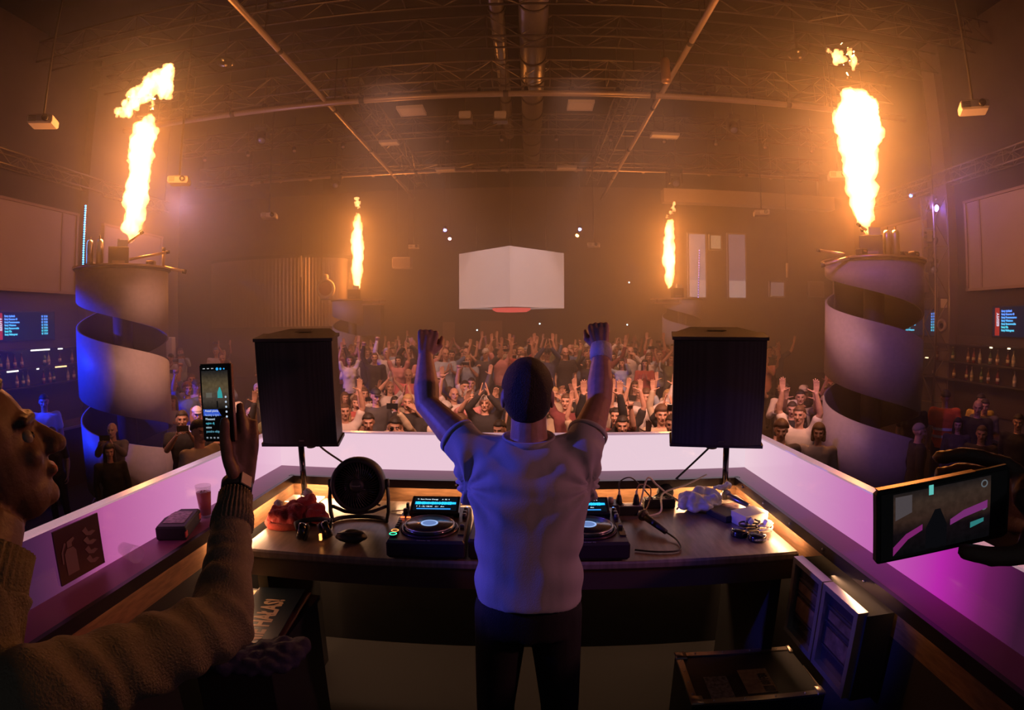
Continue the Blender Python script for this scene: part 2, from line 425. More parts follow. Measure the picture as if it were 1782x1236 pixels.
# ------------------------------------------------------------------ bars
def bar(s, x, y0, y1, label, lit):
    r = empty('bar_counter', (x, (y0+y1)/2, FLOOR_Z), 0, label[0], 'bar counter')
    L = y1-y0
    MB().box((s*2.2, 0, .55), (.5, L, 1.1)).build('counter_front', mat('bar_dark_wood', (.05,.03,.025), .5, bump=.1, bscale=20), r)
    MB().box((s*2.2, 0, 1.13), (.7, L+.1, .06), bev=.02).build('counter_top', mat('bar_top', (.10,.05,.035), .25), r)
    MB().box((s*2.56, 0, 1.13), (.02, L+.1, .05)).build('edge_trim', m_chrome, r)
    q = empty('bottle_shelf', (x, (y0+y1)/2, FLOOR_Z), 0, label[1], 'shelf')
    for k, z in enumerate((1.75, 2.15, 2.55)):
        MB().box((s*.2, 0, z), (.36, L, .03)).build('shelf_board', m_darksteel, q)
    MB().box((s*.02, 0, 1.9), (.04, L, 1.7)).build('back_board', mat('mirror_dark', (.06,.045,.04), .3), q)
    for (yy, ll, z, c, st) in lit:
        MB().box((s*.38, yy-(y0+y1)/2, z), (.02, ll, .03)).build('shelf_light', emat('shelf_glow_%.2f_%.1f' % (c[2], st), c, st), q)
bar(1, -11.0, 5.6, 11.0, ('dark bar counter with red lit edge along left wall', 'back bar bottle shelves with white light strips under left menu'),
    [(9.4, .55, 2.53, (1,.95,.85), 2.4), (10.0, .14, 2.53, (1,.95,.85), 2.0), (10.0, .35, 2.12, (1,.6,.25), 2.6), (8.6, .3, 2.12, (1,.95,.85), 2.2), (9.3,.06,2.12,(1,.9,.8),2)])
bar(-1, 10.0, 5.6, 13.4, ('dark bar counter along right wall behind the standing guests', 'back bar bottle shelves with small warm lights on right wall'),
    [(12.0, .35, 2.12, (1,.65,.25), 2.6), (11.5, .1, 2.2, (1,.75,.4), 2.4), (9.4, .07, 2.53, (1,.8,.5), 2.6), (8.9, .07, 2.53, (1,.8,.5), 2.6), (8.3,.07,2.12,(1,.9,.7),2.4), (12.3,.2,2.53,(1,.7,.3),2.)])
bprof = [(.0,0),(.036,0),(.038,.02),(.038,.17),(.03,.2),(.013,.235),(.013,.30),(.016,.30),(.016,.315),(0,.315)]
def bottle(c, nm, rough=.15):
    r = empty('bottle', (0,0,0))
    MB().lathe(bprof, 12).build('bottle_glass', mat('bottle_'+nm, c, rough, spec=.8, trans=.4), r, True)
    MB().lathe([(.039,.06),(.039,.13)], 12).build('bottle_label', mat('bottle_label_paper', (.6,.55,.45), .7), r, True)
    MB().lathe([(0,.30),(.017,.30),(.017,.325),(0,.325)], 10).build('bottle_cap', mat('bottle_cap_metal', (.5,.4,.2), .35, .8), r, True)
    return r
protos = [(bottle((.35,.16,.04),'amber'),'amber'), (bottle((.05,.18,.06),'green'),'green'), (bottle((.6,.6,.62),'clear'),'clear'), (bottle((.25,.03,.03),'red'),'red')]
k = 0
for s, x, ys, side in ((1, -11.0, [7.2+i*.2 for i in range(18)], 'left'), (-1, 10.0, [7.2+i*.24 for i in range(24)], 'right')):
    for z, nm in ((1.765,'lowest'), (2.165,'middle')):
        for y in ys:
            if rnd.random() < .25: continue
            if abs(y-9.4) < .01: continue
            p, cn = protos[k % 4]; k += 1
            pos = (x + s*(.2+rnd.uniform(-.06,.06)), y+rnd.uniform(-.03,.03), FLOOR_Z+z)
            lab = '%s glass bottle on the %s shelf of the %s back bar' % (cn, nm, side)
            grp = '%s bottles on the %s %s shelf' % (cn, nm, side)
            if not p.get('used'):
                p['used'] = 1; p.location = pos; tag(p, lab, 'bottle', grp)
            else:
                c = dup(p, pos, 0, lab, grp); c['category'] = 'bottle'
for p, _ in protos:
    if 'used' in p: pass
for o in col.objects:
    if 'used' in o: del o['used']
# small notices
for x, y, z, s, lab in ((-10.74, 11.25, 1.55, 1, 'small pale notice on the left wall pillar beside blue pillar'), (9.74, 11.05, 2.55, -1, 'small white notice on right wall pillar under the lamp tower')):
    tag(MB().box((x, y, z), (.02, .22, .3 if s > 0 else .22)).build('wall_notice', mat('notice_paper', (.55,.48,.45), .8)), lab, 'notice')
r = empty('wall_horn', (9.74, 11.08, 2.02), (0, -PI/2, 0), 'round ring shaped wall lamp under the notice on right pillar', 'wall lamp')
MB().lathe([(.07,0),(.15,0),(.17,.05),(.12,.07),(.07,.05)], 24, closed=True).build('ring', mat('dull_ring', (.35,.28,.3), .4, .6), r, True)
MB().lathe([(0,0),(.07,0),(.07,.03),(0,.04)], 20).build('centre_disc', m_gloss, r, True)
# ================================================================== rigging under the ceiling
def truss(name, label, p0, p1, w=.3, bay=.5, cr=.025, mt=None, down=(0,0,-1), group=None):
    p0 = Vector(p0); p1 = Vector(p1); L = (p1-p0).length
    r = empty(name, tuple((p0+p1)/2), 0, label, 'truss', group)
    Mi = Matrix.Translation(-(p0+p1)/2)
    t = (p1-p0).normalized(); dn = Vector(down); sd = t.cross(dn).normalized()*w/2; dn = dn*w/2
    cs = [sd+dn, -sd+dn, sd-dn, -sd-dn]; mt = mt or m_steel
    for c in cs:
        MB().tube([p0+c, p1+c], cr, 8, M=Mi).build('chord', mt, r, True)
    wb = MB(); nb = max(2, int(L/bay))
    for a, b in ((0,1),(2,3),(0,2),(1,3)):
        for i in range(nb):
            q0 = p0+t*L*i/nb; q1 = p0+t*L*(i+1)/nb
            (s0, s1) = (cs[a], cs[b]) if i % 2 else (cs[b], cs[a])
            wb.tube([q0+s0, q1+s1], cr*.45, 5, M=Mi)
            if i % 2 == 0: wb.tube([q0+cs[a], q0+cs[b]], cr*.45, 5, M=Mi)
    wb.build('brace_web', mt, r)
    for e in (0, 1):
        q = p0 if e == 0 else p1
        MB().tube([q+Vector((0,0,w/2)), (q.x, q.y, CEIL)], .015, 6, M=Mi).build('hanger', m_darksteel, r)
    return r
def pipe(label, p0, p1, rad=.05, hang=4, mt=None):
    p0 = Vector(p0); p1 = Vector(p1); c = (p0+p1)/2; Mi = Matrix.Translation(-c)
    r = empty('ceiling_pipe', tuple(c), 0, label, 'pipe')
    L = (p1-p0).length; ns = max(1, int(L/3))
    MB().tube([p0, p1], rad, 12, M=Mi).build('pipe_tube', mt or mat('pipe_paint', (.46,.37,.30), .4, .4), r, True)
    for i in range(1, ns):
        q = p0.lerp(p1, i/ns); d = (p1-p0).normalized()*.06
        MB().tube([q-d, q+d], rad*1.18, 12, M=Mi).build('pipe_coupler', m_darksteel, r, True)
    for i in range(hang):
        q = p0.lerp(p1, (i+.5)/hang)
        MB().tube([q+Vector((0,0,rad)), (q.x, q.y, CEIL)], .012, 5, M=Mi).build('hanger', m_darksteel, r)
    return r
pipe('long pipe running away over left side of the hall towards back', (-4.9, 3.0, 7.5), (-4.9, 23.0, 7.5), .06, 5)
pipe('long pipe running away over right side of the hall towards back', (3.2, 3.0, 7.5), (3.2, 23.6, 7.5), .06, 5)
pipe('nearer pipe crossing the whole hall above the spiral pillars', (-10.9, 12.35, 7.42), (9.9, 12.35, 7.42), .07, 5)
pipe('farther pipe crossing the hall behind the nearer one', (-13.0, 19.1, 7.5), (11.0, 19.1, 7.5), .055, 5)
truss('lighting_truss', 'lighting truss beside the left long pipe', (-4.35, 12.6, 7.95), (-4.35, 22.0, 7.95), .45, .6)
truss('lighting_truss', 'lighting truss beside the right long pipe', (2.6, 12.6, 7.95), (2.6, 22.0, 7.95), .45, .6)
truss('lighting_truss', 'near cross truss with small lamps hanging under it', (-10.8, 12.9, 8.2), (9.8, 12.9, 8.2), .5, .7)
truss('lighting_truss', 'middle cross truss behind the pair of motor boxes', (-12, 16.6, 8.25), (10.5, 16.6, 8.25), .5, .7)
truss('lighting_truss', 'far cross truss above the farther crossing pipe', (-13, 19.6, 8.1), (11.5, 19.6, 8.1), .5, .7)
truss('lighting_truss', 'dark cross truss nearest overhead in front of the others', (-10.8, 9.2, 8.25), (9.8, 9.2, 8.25), .5, .7, mt=m_darksteel)
truss('lighting_truss', 'dark cross truss overhead between nearest and near cross truss', (-10.8, 11.0, 8.3), (9.8, 11.0, 8.3), .5, .7, mt=m_darksteel)
truss('lighting_truss', 'truss along the left wall above the mauve screen', (-10.75, 5.6, 5.6), (-10.75, 14.2, 5.6), .3, .4, .02)
truss('lighting_truss', 'truss with orange lit lower tube along the right wall', (9.75, 5.6, 5.45), (9.75, 14.2, 5.45), .3, .4, .02)
# ducts
def duct(x, wd, y0, y1, z, label):
    r = empty('air_duct', (x, (y0+y1)/2, z), 0, label, 'duct'); L = y1-y0
    MB().tube([(0,-L/2,0),(0,L/2,0)], wd/2, 20).build('duct_tube', mat('duct_foil', (.24,.22,.20), .35, .7, bump=.4, bscale=9), r, True)
    for i in range(int(L/1.2)):
        y = -L/2 + .6 + i*1.2
        MB().lathe([(wd/2,-.03),(wd/2+.03,-.03),(wd/2+.03,.03),(wd/2,.03)], 20, XF((0,y,0),(PI/2,0,0)), closed=True).build('duct_band', m_darksteel, r)
    for y in (-L/3, 0, L/3): MB().box((0, y, (CEIL-z)/2+.1), (.04,.04,CEIL-z-.1)).build('hanger', m_darksteel, r)
duct(.15, .62, 7.0, 21.5, 8.48, 'wide silver air duct running away along the ceiling centre')
duct(-.62, .32, 7.5, 18.5, 8.6, 'thin silver air duct beside the wide one')
# fittings hanging from trusses: helper things
def projector(loc, az, label, zt=None):
    r = empty('projector', loc, az, label, 'projector')
    MB().box((0,0,0), (.42,.34,.14), bev=.03).build('casing', m_white, r)
    MB().lathe([(0,0),(.05,0),(.055,.05),(.04,.06),(0,.055)], 16, XF((.1,-.17,0),(PI/2,0,0))).build('lens', m_gloss, r, True)
    g = MB()
    for i in range(5): g.box((-.12+.0*i, -.172, -.04+.02*i), (.12,.006,.008))
    g.build('vent_grille', m_darksteel, r)
    MB().tube([(0,0,.07),(0,0,CEIL-loc[2])], .018, 8).build('ceiling_pole', m_darksteel, r)
    MB().box((0,0,.085),(.16,.16,.03)).build('mount_plate', m_darksteel, r)
for loc, az, lab in (((-7.44,6.46,5.23),.5,'white projector at far left in front of the left flame'), ((6.51,6.48,5.18),-.6,'white projector at far right beyond the tall right flame'),
    ((-6.9,9.54,4.92),.4,'white projector just right of the big left flame'), ((6.57,10.57,5.15),-.4,'white projector glowing left of the big right flame'),
    ((-6.9,13.63,4.96),.3,'white projector hanging between the two left flames'), ((6.27,13.99,4.99),-.3,'white projector hanging between the two right flames'),
    ((-4.42,20.8,5.03),.2,'small far projector left of the hanging cube'), ((2.28,18.96,4.76),-.2,'small far projector right of the hanging cube')):
    projector(loc, az, lab)
def ceiling_panel(loc, wd, dp, label):
    r = empty('ceiling_panel', loc, 0, label, 'ceiling panel')
    MB().box((0,0,0),(wd,dp,.05)).build('diffuser', mat('diffuser_panel', (.75,.68,.6), .5), r)
    f = MB()
    for c, d in (((0,dp/2,0),(wd+.04,.03,.08)),((0,-dp/2,0),(wd+.04,.03,.08)),((wd/2,0,0),(.03,dp,.08)),((-wd/2,0,0),(.03,dp,.08))): f.box(c, d)
    f.build('panel_frame', m_white, r)
    for sx in (-1,1): MB().tube([(sx*wd*.4,0,.03),(sx*wd*.4,0,CEIL-loc[2])], .008, 5).build('hanger', m_darksteel, r)
for loc, wd, dp, lab in (((-2.85,12.9,7.3),.62,.5,'pale ceiling panel hanging left of the two motor boxes'), ((1.3,12.9,7.35),.6,.5,'pale ceiling panel hanging right of the two motor boxes'),
    ((3.85,14.8,7.3),.75,.3,'pale ceiling panel beside the right long pipe'), ((-2.8,18.2,7.3),.62,.3,'thin pale ceiling panel on left of the far pipe'),
    ((1.32,18.2,7.3),.62,.3,'thin pale ceiling panel on right of the far pipe'), ((-4.0,15.2,7.3),.5,.3,'pale ceiling panel beside the left long pipe')):
    ceiling_panel(loc, wd, dp, lab)
def motor(loc, label):
    r = empty('hoist_motor', loc, 0, label, 'hoist')
    MB().box((0,0,0),(.30,.22,.20), bev=.03).build('motor_housing', m_white, r)
    MB().box((0,0,-.16),(.36,.26,.04)).build('base_plate', m_steel, r)
    for sx in (-1,1): MB().box((sx*.17,0,-.08),(.02,.2,.16)).build('side_bracket', m_steel, r)
    MB().tube([(0,0,.1),(0,0,CEIL-loc[2])], .012, 6).build('chain', m_steel, r)
motor((-1.54,13.13,7.2), 'white motor box hanging left of its twin under the truss'); motor((-.67,13.2,7.2), 'white motor box hanging nearest the silver duct')
tag(MB().tube([(-1.9,13.1,7.1),(-1.85,13.1,6.85),(-1.5,13.1,6.75),(-1.1,13.15,6.82),(-.75,13.2,7.0)], .015, 6).build('power_cable', m_steel, None, True), 'grey cable sagging between the two white motor boxes', 'cable')
def par(loc, tgt, label, sc=1.0, glass=(.5,.4,.35), top=None, group=None, em=None):
    r = empty('spotlight', loc, 0, label, 'spotlight', group)
    M = frame_to((0,0,0), Vector(tgt)-Vector(loc))
    M = M @ Matrix.Scale(sc, 4)
    MB().lathe([(0,-.16),(.07,-.15),(.09,-.05),(.10,.12),(.115,.15),(.10,.15),(.085,.10),(0,.10)], 16, M).build('lamp_can', m_black, r, True)
    MB().lathe([(0,.11),(.08,.11),(.08,.125),(0,.13)], 16, M).build('lamp_lens', em or mat('lamp_glass', glass, .12, .2), r, True)
    y = MB(); y.tube([(-.12*sc,0,0),(-.13*sc,0,.16*sc),(0,0,.2*sc),(.13*sc,0,.16*sc),(.12*sc,0,0)], .012*sc, 6); y.build('yoke', m_steel, r)
    zt = (top if top else CEIL) - loc[2]
    MB().tube([(0,0,.2*sc),(0,0,zt)], .012, 6).build('clamp_rod', m_steel, r)
    return r
for x in [-10.2+i*1.13 for i in range(18)]:
    i = int((x+10.2)/1.13+.5)
    par((x, 12.9, 7.72), (x*.6, 9+rnd.random()*4, 0), 'small spotlight in the row hanging under the near cross truss', .75, group='spotlights under the near cross truss')
for x in [-12+i*1.25 for i in range(19)]:
    par((x, 19.6, 7.65), (x*.6, 15, 0), 'small spotlight in the row hanging under the far cross truss', .75, group='spotlights under the far cross truss')
for x in [-11+i*1.7 for i in range(13)]:
    par((x, 16.6, 7.8), (x*.6, 12, 0), 'small spotlight in the row hanging under the middle cross truss', .7, group='spotlights under the middle cross truss')
def moving_head(loc, tgt, label, sc=1.0, em=None, top=None, rot=0):
    r = empty('moving_head', loc, rot, label, 'stage light')
    MB().box((0,0,.17*sc),(.28*sc,.26*sc,.1*sc), bev=.02).build('base', m_black, r)
    for s in (-1,1): MB().box((s*.14*sc,0,.02*sc),(.04*sc,.12*sc,.26*sc), bev=.01).build('yoke_arm', m_black, r)
    M = frame_to((0,0,-.04*sc), Vector(tgt)-Vector(loc)) @ Matrix.Scale(sc,4)
    h = MB().lathe([(0,-.16),(.08,-.14),(.11,-.06),(.11,.06),(.10,.16),(.085,.16),(.08,.13),(0,.13)], 18, M).build('head', m_gloss, r, True)
    MB().lathe([(0,.135),(.08,.135),(.08,.145),(0,.16)], 18, M).build('lens', em or mat('lens_glass_blue', (.2,.25,.6), .1, .3), r, True)
    if top: MB().tube([(0,0,.2*sc),(0,0,top-loc[2])], .015, 6).build('clamp_rod', m_steel, r)
    return r
moving_head((-6.95,13.1,7.05), (-5,8,0), 'moving head lamp hanging left of the left long pipe', 1.2, top=CEIL)
moving_head((5.26,13.18,7.1), (4,8,0), 'moving head lamp hanging right of the right long pipe', 1.1, top=CEIL)
moving_head((-6.9,18.8,7.2), (-5,10,0), 'far moving head at the left end of the farther pipe', 1.2, top=CEIL)
moving_head((5.12,18.46,7.05), (4,10,0), 'far bluish moving head beside the soffit beam end', 1.5, top=CEIL)
for loc, lab in (((-6.0,9.5,7.3),'dark dome lamp above the left flame'), ((5.3,9.6,7.3),'dark dome lamp above and left of the right flame')):
    r = empty('dome_lamp', loc, 0, lab, 'lamp')
    MB().lathe([(0,-.08),(.12,-.06),(.2,0),(.2,.05),(.05,.12),(0,.12)], 24).build('dome', m_gloss, r, True)
    MB().ball((.04,-.04,-.07),.03).build('bulb', mat('warm_bulb', (.7,.6,.5), .2, .4), r, True)
    MB().tube([(0,0,.12),(0,0,CEIL-loc[2])], .015, 6).build('hanging_rod', m_darksteel, r)
r = empty('pipe_lamp', (2.9,10.8,7.05), 0, 'hanging brown cylinder lamp beside the right long pipe', 'lamp')
MB().lathe([(0,0),(.09,0),(.1,.05),(.1,.5),(.06,.56),(0,.56)], 18).build('lamp_body', mat('bronze_body', (.45,.28,.15), .4, .6), r, True)
MB().tube([(0,0,.56),(0,0,CEIL-7.05)], .015, 6).build('hanging_rod', m_darksteel, r)
# lit lamps
LITS = [((-3.1,20.2,5.6),(.30,.25,1.0),14,'small violet stage light glowing left of the hanging cube', (-2.5,14,0)),
        ((-2.95,20.4,5.3),(1.0,.45,.45),10,'tiny pink stage light just below the violet one', (-2.5,14,0)),
        ((1.9,20.0,5.55),(.35,.4,1.0),14,'small blue stage light glowing right of the hanging cube', (1,14,0)),
        ((1.8,19.6,5.25),(1.0,.32,.08),30,'orange stage light shining down beside the hanging cube', (-.9,15.6,1.6))]
for loc, c, st, lab, tg in LITS:
    par(loc, tg, lab, .8, em=emat('lit_%.2f_%.2f' % (c[0], c[1]), c, st))
lamp('orange_beam_light', 'SPOT', (1.77, 19.45, 5.15), 260, (1.0,.30,.10), (-.3,15.8,1.4), .05, 12, .3)
moving_head((9.62, 11.25, 4.86), (0, 1, 1.5), 'glowing violet moving head on top of the right lamp tower', 1.0, em=emat('violet_lens', (.32,.18,1.0), 22), top=5.3, rot=.9)
lamp('violet_tower_light', 'POINT', (9.3, 10.85, 4.78), 18, (.35,.2,1.0), None, .08)
tag(MB().ball((9.60,12.0,5.27),.045).build('indicator_lamp', emat('blue_dot', (.1,.25,1.0), 6), None, True), 'tiny blue dot light above the violet moving head', 'lamp')
truss('lamp_tower', 'upright lamp tower of truss against the right wall', (9.55, 11.1, FLOOR_Z), (9.55, 11.1, 5.05), .42, .55, .022, down=(0,1,0))
moving_head((9.35, 11.05, 4.05), (6, 5, 1.5), 'dark moving head hanging in the middle of the lamp tower', 1.0, rot=.8)
moving_head((9.35, 11.05, 3.35), (7, 8, 2.5), 'dark moving head hanging at the bottom of the lamp tower', 1.0, rot=.4)
# ------------------------------------------------------------------ hanging cube of screens
r = empty('hanging_screen_cube', (-.55, 17.7, 2.52), R(45), 'white cube of projection screens hanging over the crowd', 'screen')
m_cube = mat('glowing_screen_cloth', (.80,.70,.72), .8, em=(1.0,.74,.70), es=.27, bump=.03, bscale=150, var=.04, vscale=2)  # emission stands in for projected light on cloth, posts and frame
S = 2.35; Hh = 1.78
for k in range(4):
    MB().box((0, -S/2, Hh/2), (S-.05, .05, Hh)).build('screen_panel', m_cube, r).rotation_euler = (0,0,k*PI/2)
for k in range(4):
    a = k*PI/2+PI/4
    MB().box((math.cos(a)*S/1.414, math.sin(a)*S/1.414, Hh/2), (.06,.06,Hh+.02)).build('corner_post', m_cube, r)
f = MB()
for z in (.02, Hh-.02):
    for k in range(4): f.box((0,-S/2,z), (S,.07,.05), M=Matrix.Rotation(k*PI/2,4,'Z'))
f.build('frame', m_cube, r)
MB().box((0,0,.06),(S-.1,S-.1,.03)).build('bottom_board', m_darksteel, r)
MB().lathe([(0,-.14),(.5,-.12),(.62,-.05),(.62,0),(0,0)], 32).build('round_lamp', emat('red_lamp', (1.0,.12,.10), .9), r, True)
for sx in (-1,1):
    for sy in (-1,1): MB().tube([(sx*.8,sy*.8,Hh),(sx*.8,sy*.8,CEIL-2.52)], .01, 6).build('suspension_cable', m_steel, r)
# far small items
for x, y, z, h, lab in ((-9.6,22.0,4.1,.9,'thin hanging lamp tube far left above corrugated drum'), (-8.9,22.6,3.5,.5,'short hanging lamp tube right of corrugated drum'), (9.2,18.4,3.7,.5,'thin hanging lamp tube left of right spiral pillar')):
    r = empty('hanging_tube_lamp', (x,y,z), 0, lab, 'lamp')
    MB().tube([(0,0,0),(0,0,h)], .05, 8).build('tube', mat('pale_tube', (.6,.52,.5), .5), r, True)
    MB().tube([(0,0,h),(0,0,CEIL-z)], .008, 5).build('wire', m_darksteel, r)
for x, y, lab in ((-4.75,20.3,'hanging speaker box with two wires left of the cube'),):
    r = empty('hanging_speaker', (x,y,4.35), 0, lab, 'speaker')
    MB().box((0,0,0),(.7,.45,.42), bev=.04).build('cabinet', mat('hazed_box', (.3,.24,.24), .6), r)
    for sx in (-.22,.22): MB().tube([(sx,0,.2),(sx,0,CEIL-4.35)], .01, 5).build('wire', m_steel, r)
r = empty('line_speaker', (-10.34, 14.0, .7), 0, 'slim white column speaker on a stand beside the left pillar', 'speaker')
MB().box((0,0,.74),(.2,.2,.6), bev=.02).build('cabinet', m_white, r); MB().tube([(0,0,BACK_Z-.7),(0,0,.45)], .02, 8).build('stand_pole', m_darksteel, r); MB().box((0,0,BACK_Z-.69),(.4,.4,.02)).build('base_plate', m_darksteel, r)
# tiny white lights on the back wall
for x, z, lab in ((.55,2.05,'tiny white light under the hanging cube on the back wall'), (4.9,2.0,'bright white light on the back wall right of raised fist'), (-2.55,1.75,'tiny bluish light on the back wall left of the DJ head'), (5.0,4.1,'tiny white light high on back wall beside far right flame')):
    r = empty('wall_light', (x, 26.95, z), 0, lab, 'wall light')
    MB().lathe([(0,0),(.035,0),(.03,.03),(0,.04)], 12, XF((0,0,0),(PI/2,0,0))).build('bulb', emat('cold_bulb', (.8,1.0,1.0), 7), r, True)
    MB().box((0,.03,0),(.16,.04,.16)).build('wall_plate', m_darksteel, r)
# ================================================================== spiral pillars with flames
def ray_pt(x, y, z): return (x, y, z)
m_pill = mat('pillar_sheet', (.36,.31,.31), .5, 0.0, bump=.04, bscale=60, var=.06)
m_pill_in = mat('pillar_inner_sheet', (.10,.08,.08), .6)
PR = .75; PTOP = 2.93
def pillar(cx, cyy, label, base_z, z_first=2.45):
    # spiral ribbon: sheets wind down to the right on the side facing the booth, dark openings between them
    r = empty('spiral_pillar', (cx, cyy, base_z), math.atan2(-cx, cyy), label, 'pillar')
    H = PTOP - base_z
    # local: azimuth 0 = facing the booth (-y); u = angle to the viewer's right, sheet edges drop as u grows
    pitch = 1.48; gap = .42
    def P(u, z, rad): return (rad*math.sin(u), -rad*math.cos(u), z)
    def sheet(zt_fn, zb_fn, u0, u1, n, name):
        b = MB(); vs = []; th = .03
        for i in range(n+1):
            u = u0+(u1-u0)*i/n; zt = zt_fn(u); zb = min(zb_fn(u), zt-.004)
            vs += [P(u, zt, PR), P(u, zb, PR), P(u, zb, PR-th), P(u, zt, PR-th)]
        f0 = []; f1 = []
        for i in range(n):
            a = 4*i; c = a+4
            f0 += [(a, a+1, c+1, c), (a+1, a+2, c+2, c+1), (a+3, a, c, c+3)]; f1 += [(a+2, a+3, c+3, c+2)]
        f0 += [(0,3,2,1), (4*n, 4*n+1, 4*n+2, 4*n+3)]
        b.add(vs, f0, 0); k_ = len(b.v); b.v = b.v; b.f += f1; b.mi += [1]*len(f1)
        return b.build(name, [m_pill, m_pill_in], r, True)
    def drop(u): return pitch*u/(2*PI) - .05*math.sin(u)
    ze = z_first - base_z; d0 = drop(-PI/2)
    e1 = lambda u: ze - (drop(u)-d0)
    u0 = -PI/2
    while e1(u0) < H-.03: u0 -= .02
    sheet(lambda u: H-.02, e1, u0, u0+2*PI, 90, 'spiral_sheet')
    e2 = lambda u: max(0.0, min(H-.02, e1(u)-gap)); e3 = lambda u: max(0.0, e1(u)-pitch)
    u1 = u0
    while e1(u1)-gap > .02: u1 += .05
    ua = u0
    sheet(e2, e3, ua, u1, int((u1-ua)*16), 'spiral_sheet')
    # inner core and deck
    MB().tube([(0,0,0),(0,0,H-.05)], .16, 16).build('inner_post', m_darksteel, r, True)
    MB().lathe([(0,H-.03),(PR+.02,H-.03),(PR+.05,H),(PR+.05,H+.025),(0,H+.025)], 64).build('top_deck', mat('deck_dark', (.06,.05,.05), .5), r, True)
    MB().lathe([(PR+.035,H+.005),(PR+.06,H+.005),(PR+.06,H+.035),(PR+.035,H+.035)], 64, closed=True).build('deck_rim', mat('rim_metal', (.5,.4,.32), .3, .9), r, True)
    MB().lathe([(0,0),(PR+.05,0),(PR+.05,.06),(0,.06)], 48).build('plinth', m_darksteel, r, True)
    return r
PILL = [(-6.55,7.55,FLOOR_Z,'near left'), (5.26,7.54,FLOOR_Z,'near right'), (-6.58,19.84,BACK_Z,'far left'), (5.75,20.1,BACK_Z,'far right')]
for (x, y, bz, nm), zf, lab in zip(PILL, (2.45, 2.78, 2.42, 2.75), ('big spiral sheet pillar on the left lit blue on its edge', 'big spiral sheet pillar on the right with purple light band', 'far spiral pillar behind the left loudspeaker', 'far spiral pillar behind the right loudspeaker')):
    pillar(x, y, lab, bz, zf)
# ------------------------------------------------------------------ flames
def flame_mat():
    ma = bpy.data.materials.new('fire'); ma.use_nodes = True; nt = ma.node_tree
    nt.nodes.remove(nt.nodes['Principled BSDF'])
    e = nt.nodes.new('ShaderNodeEmission'); e.inputs[0].default_value = (1.0, .42, .13, 1); e.inputs[1].default_value = 36
    nt.links.new(e.outputs[0], nt.nodes['Material Output'].inputs['Volume'])
    try: ma.volume_intersection_method = 'ACCURATE'
    except Exception: pass
    return ma
m_fire = flame_mat()
def rag(me, amp, sc, seed, up=1.5):
    off = Vector((seed*3.1, seed*1.7, seed*.9))
    me.update()
    nrm = [v.normal.copy() for v in me.vertices]
    for v, nn in zip(me.vertices, nrm):
        q = Vector((v.co.x*sc, v.co.y*sc, v.co.z*sc/up)) + off
        d = noise.noise(q)*.9 + noise.noise(q*2.3)*.55 + noise.noise(q*5.1)*.35
        v.co += nn*amp*d
def flame(base, pts, rads, puffs, label, e_lamp, seed):
    r = empty('flame', base, 0, label, 'flame')
    b = MB()
    # resample the column finely
    pp = []; rr = []
    for i in range(len(pts)-1):
        n = 10
        for k in range(n):
            t = k/n; pp.append(Vector(pts[i]).lerp(Vector(pts[i+1]), t)); rr.append(rads[i]*(1-t)+rads[i+1]*t)
    pp.append(Vector(pts[-1])); rr.append(rads[-1])
    b.tube(pp, rr, 28)
    me = b.mesh('fire_column', [m_fire], True); rag(me, .10, 6.0, seed)
    link(me, 'fire_column', r)
    rs = random.Random(seed)
    for path in puffs:
        q = MB(); path = [(Vector(c), w_) for c, w_ in path]
        for i in range(len(path)-1):
            (c0, w0), (c1, w1) = path[i], path[i+1]; n = max(3, int((c1-c0).length/.035))
            for k in range(n):
                t = k/n; w_ = w0+(w1-w0)*t; c = c0.lerp(c1, t)
                for e in range(3):
                    o = Vector((rs.gauss(0,.42), rs.gauss(0,.25), rs.gauss(0,.42)))*w_
                    s_ = w_*rs.uniform(.22,.62); q.ball(c+o, (s_*rs.uniform(.6,1), s_*.7, s_*rs.uniform(.7,1.4)), 12, 8)
        me = remesh(q, .018, 1, 'fire_puff', [m_fire]); rag(me, .045, 11, seed+5)
        link(me, 'fire_puff', r)
    H = pts[-1][2]
    for t in (.2, .5, .82):
        i = min(len(pp)-1, int(t*len(pp))); c = pp[i]
        l = lamp('flame_glow', 'POINT', (base[0]+c.x, base[1]+c.y, base[2]+c.z), e_lamp/3*.14, (1.0,.27,.04), None, .16)
    return r
# near left: leaning column, detached curl of fire above blowing left
flame((-6.42,7.62,3.33), [(0,0,.05),(.0,0,.3),(.04,0,.8),(.08,0,1.35),(.12,0,1.75),(.15,0,2.0),(.20,0,2.2)], [.045,.13,.19,.19,.21,.17,.05],
      [[((.55,0,2.50),.11),((.53,0,2.72),.18),((.34,0,2.88),.22),((.12,0,2.72),.20),((-.10,0,2.54),.18),((-.30,0,2.38),.17),((-.50,0,2.38),.08),((-.62,0,2.42),.03)], [((.24,0,2.28),.03),((.27,0,2.42),.06),((.20,0,2.56),.07)]], 'tall leaning flame above the left pillar with curl blowing left', 2300, 3)
flame((5.1,7.5,3.33), [(0,0,.05),(-.02,0,.3),(-.02,0,.8),(-.02,0,1.3),(.0,0,1.7),(.0,0,2.0),(-.12,0,2.35)], [.04,.14,.22,.27,.36,.34,.08],
      [[((-.26,0,2.78),.10),((-.30,0,2.95),.10),((-.18,0,2.72),.10)], [((.0,0,2.98),.06),((.07,0,2.84),.08),((-.04,0,2.70),.06)], [((-.12,0,2.60),.035),((-.06,0,2.5),.03)], [((-.12,0,3.12),.02),((-.13,0,3.06),.025)]], 'tallest widest flame above the right pillar with sparks on top', 3400, 8)
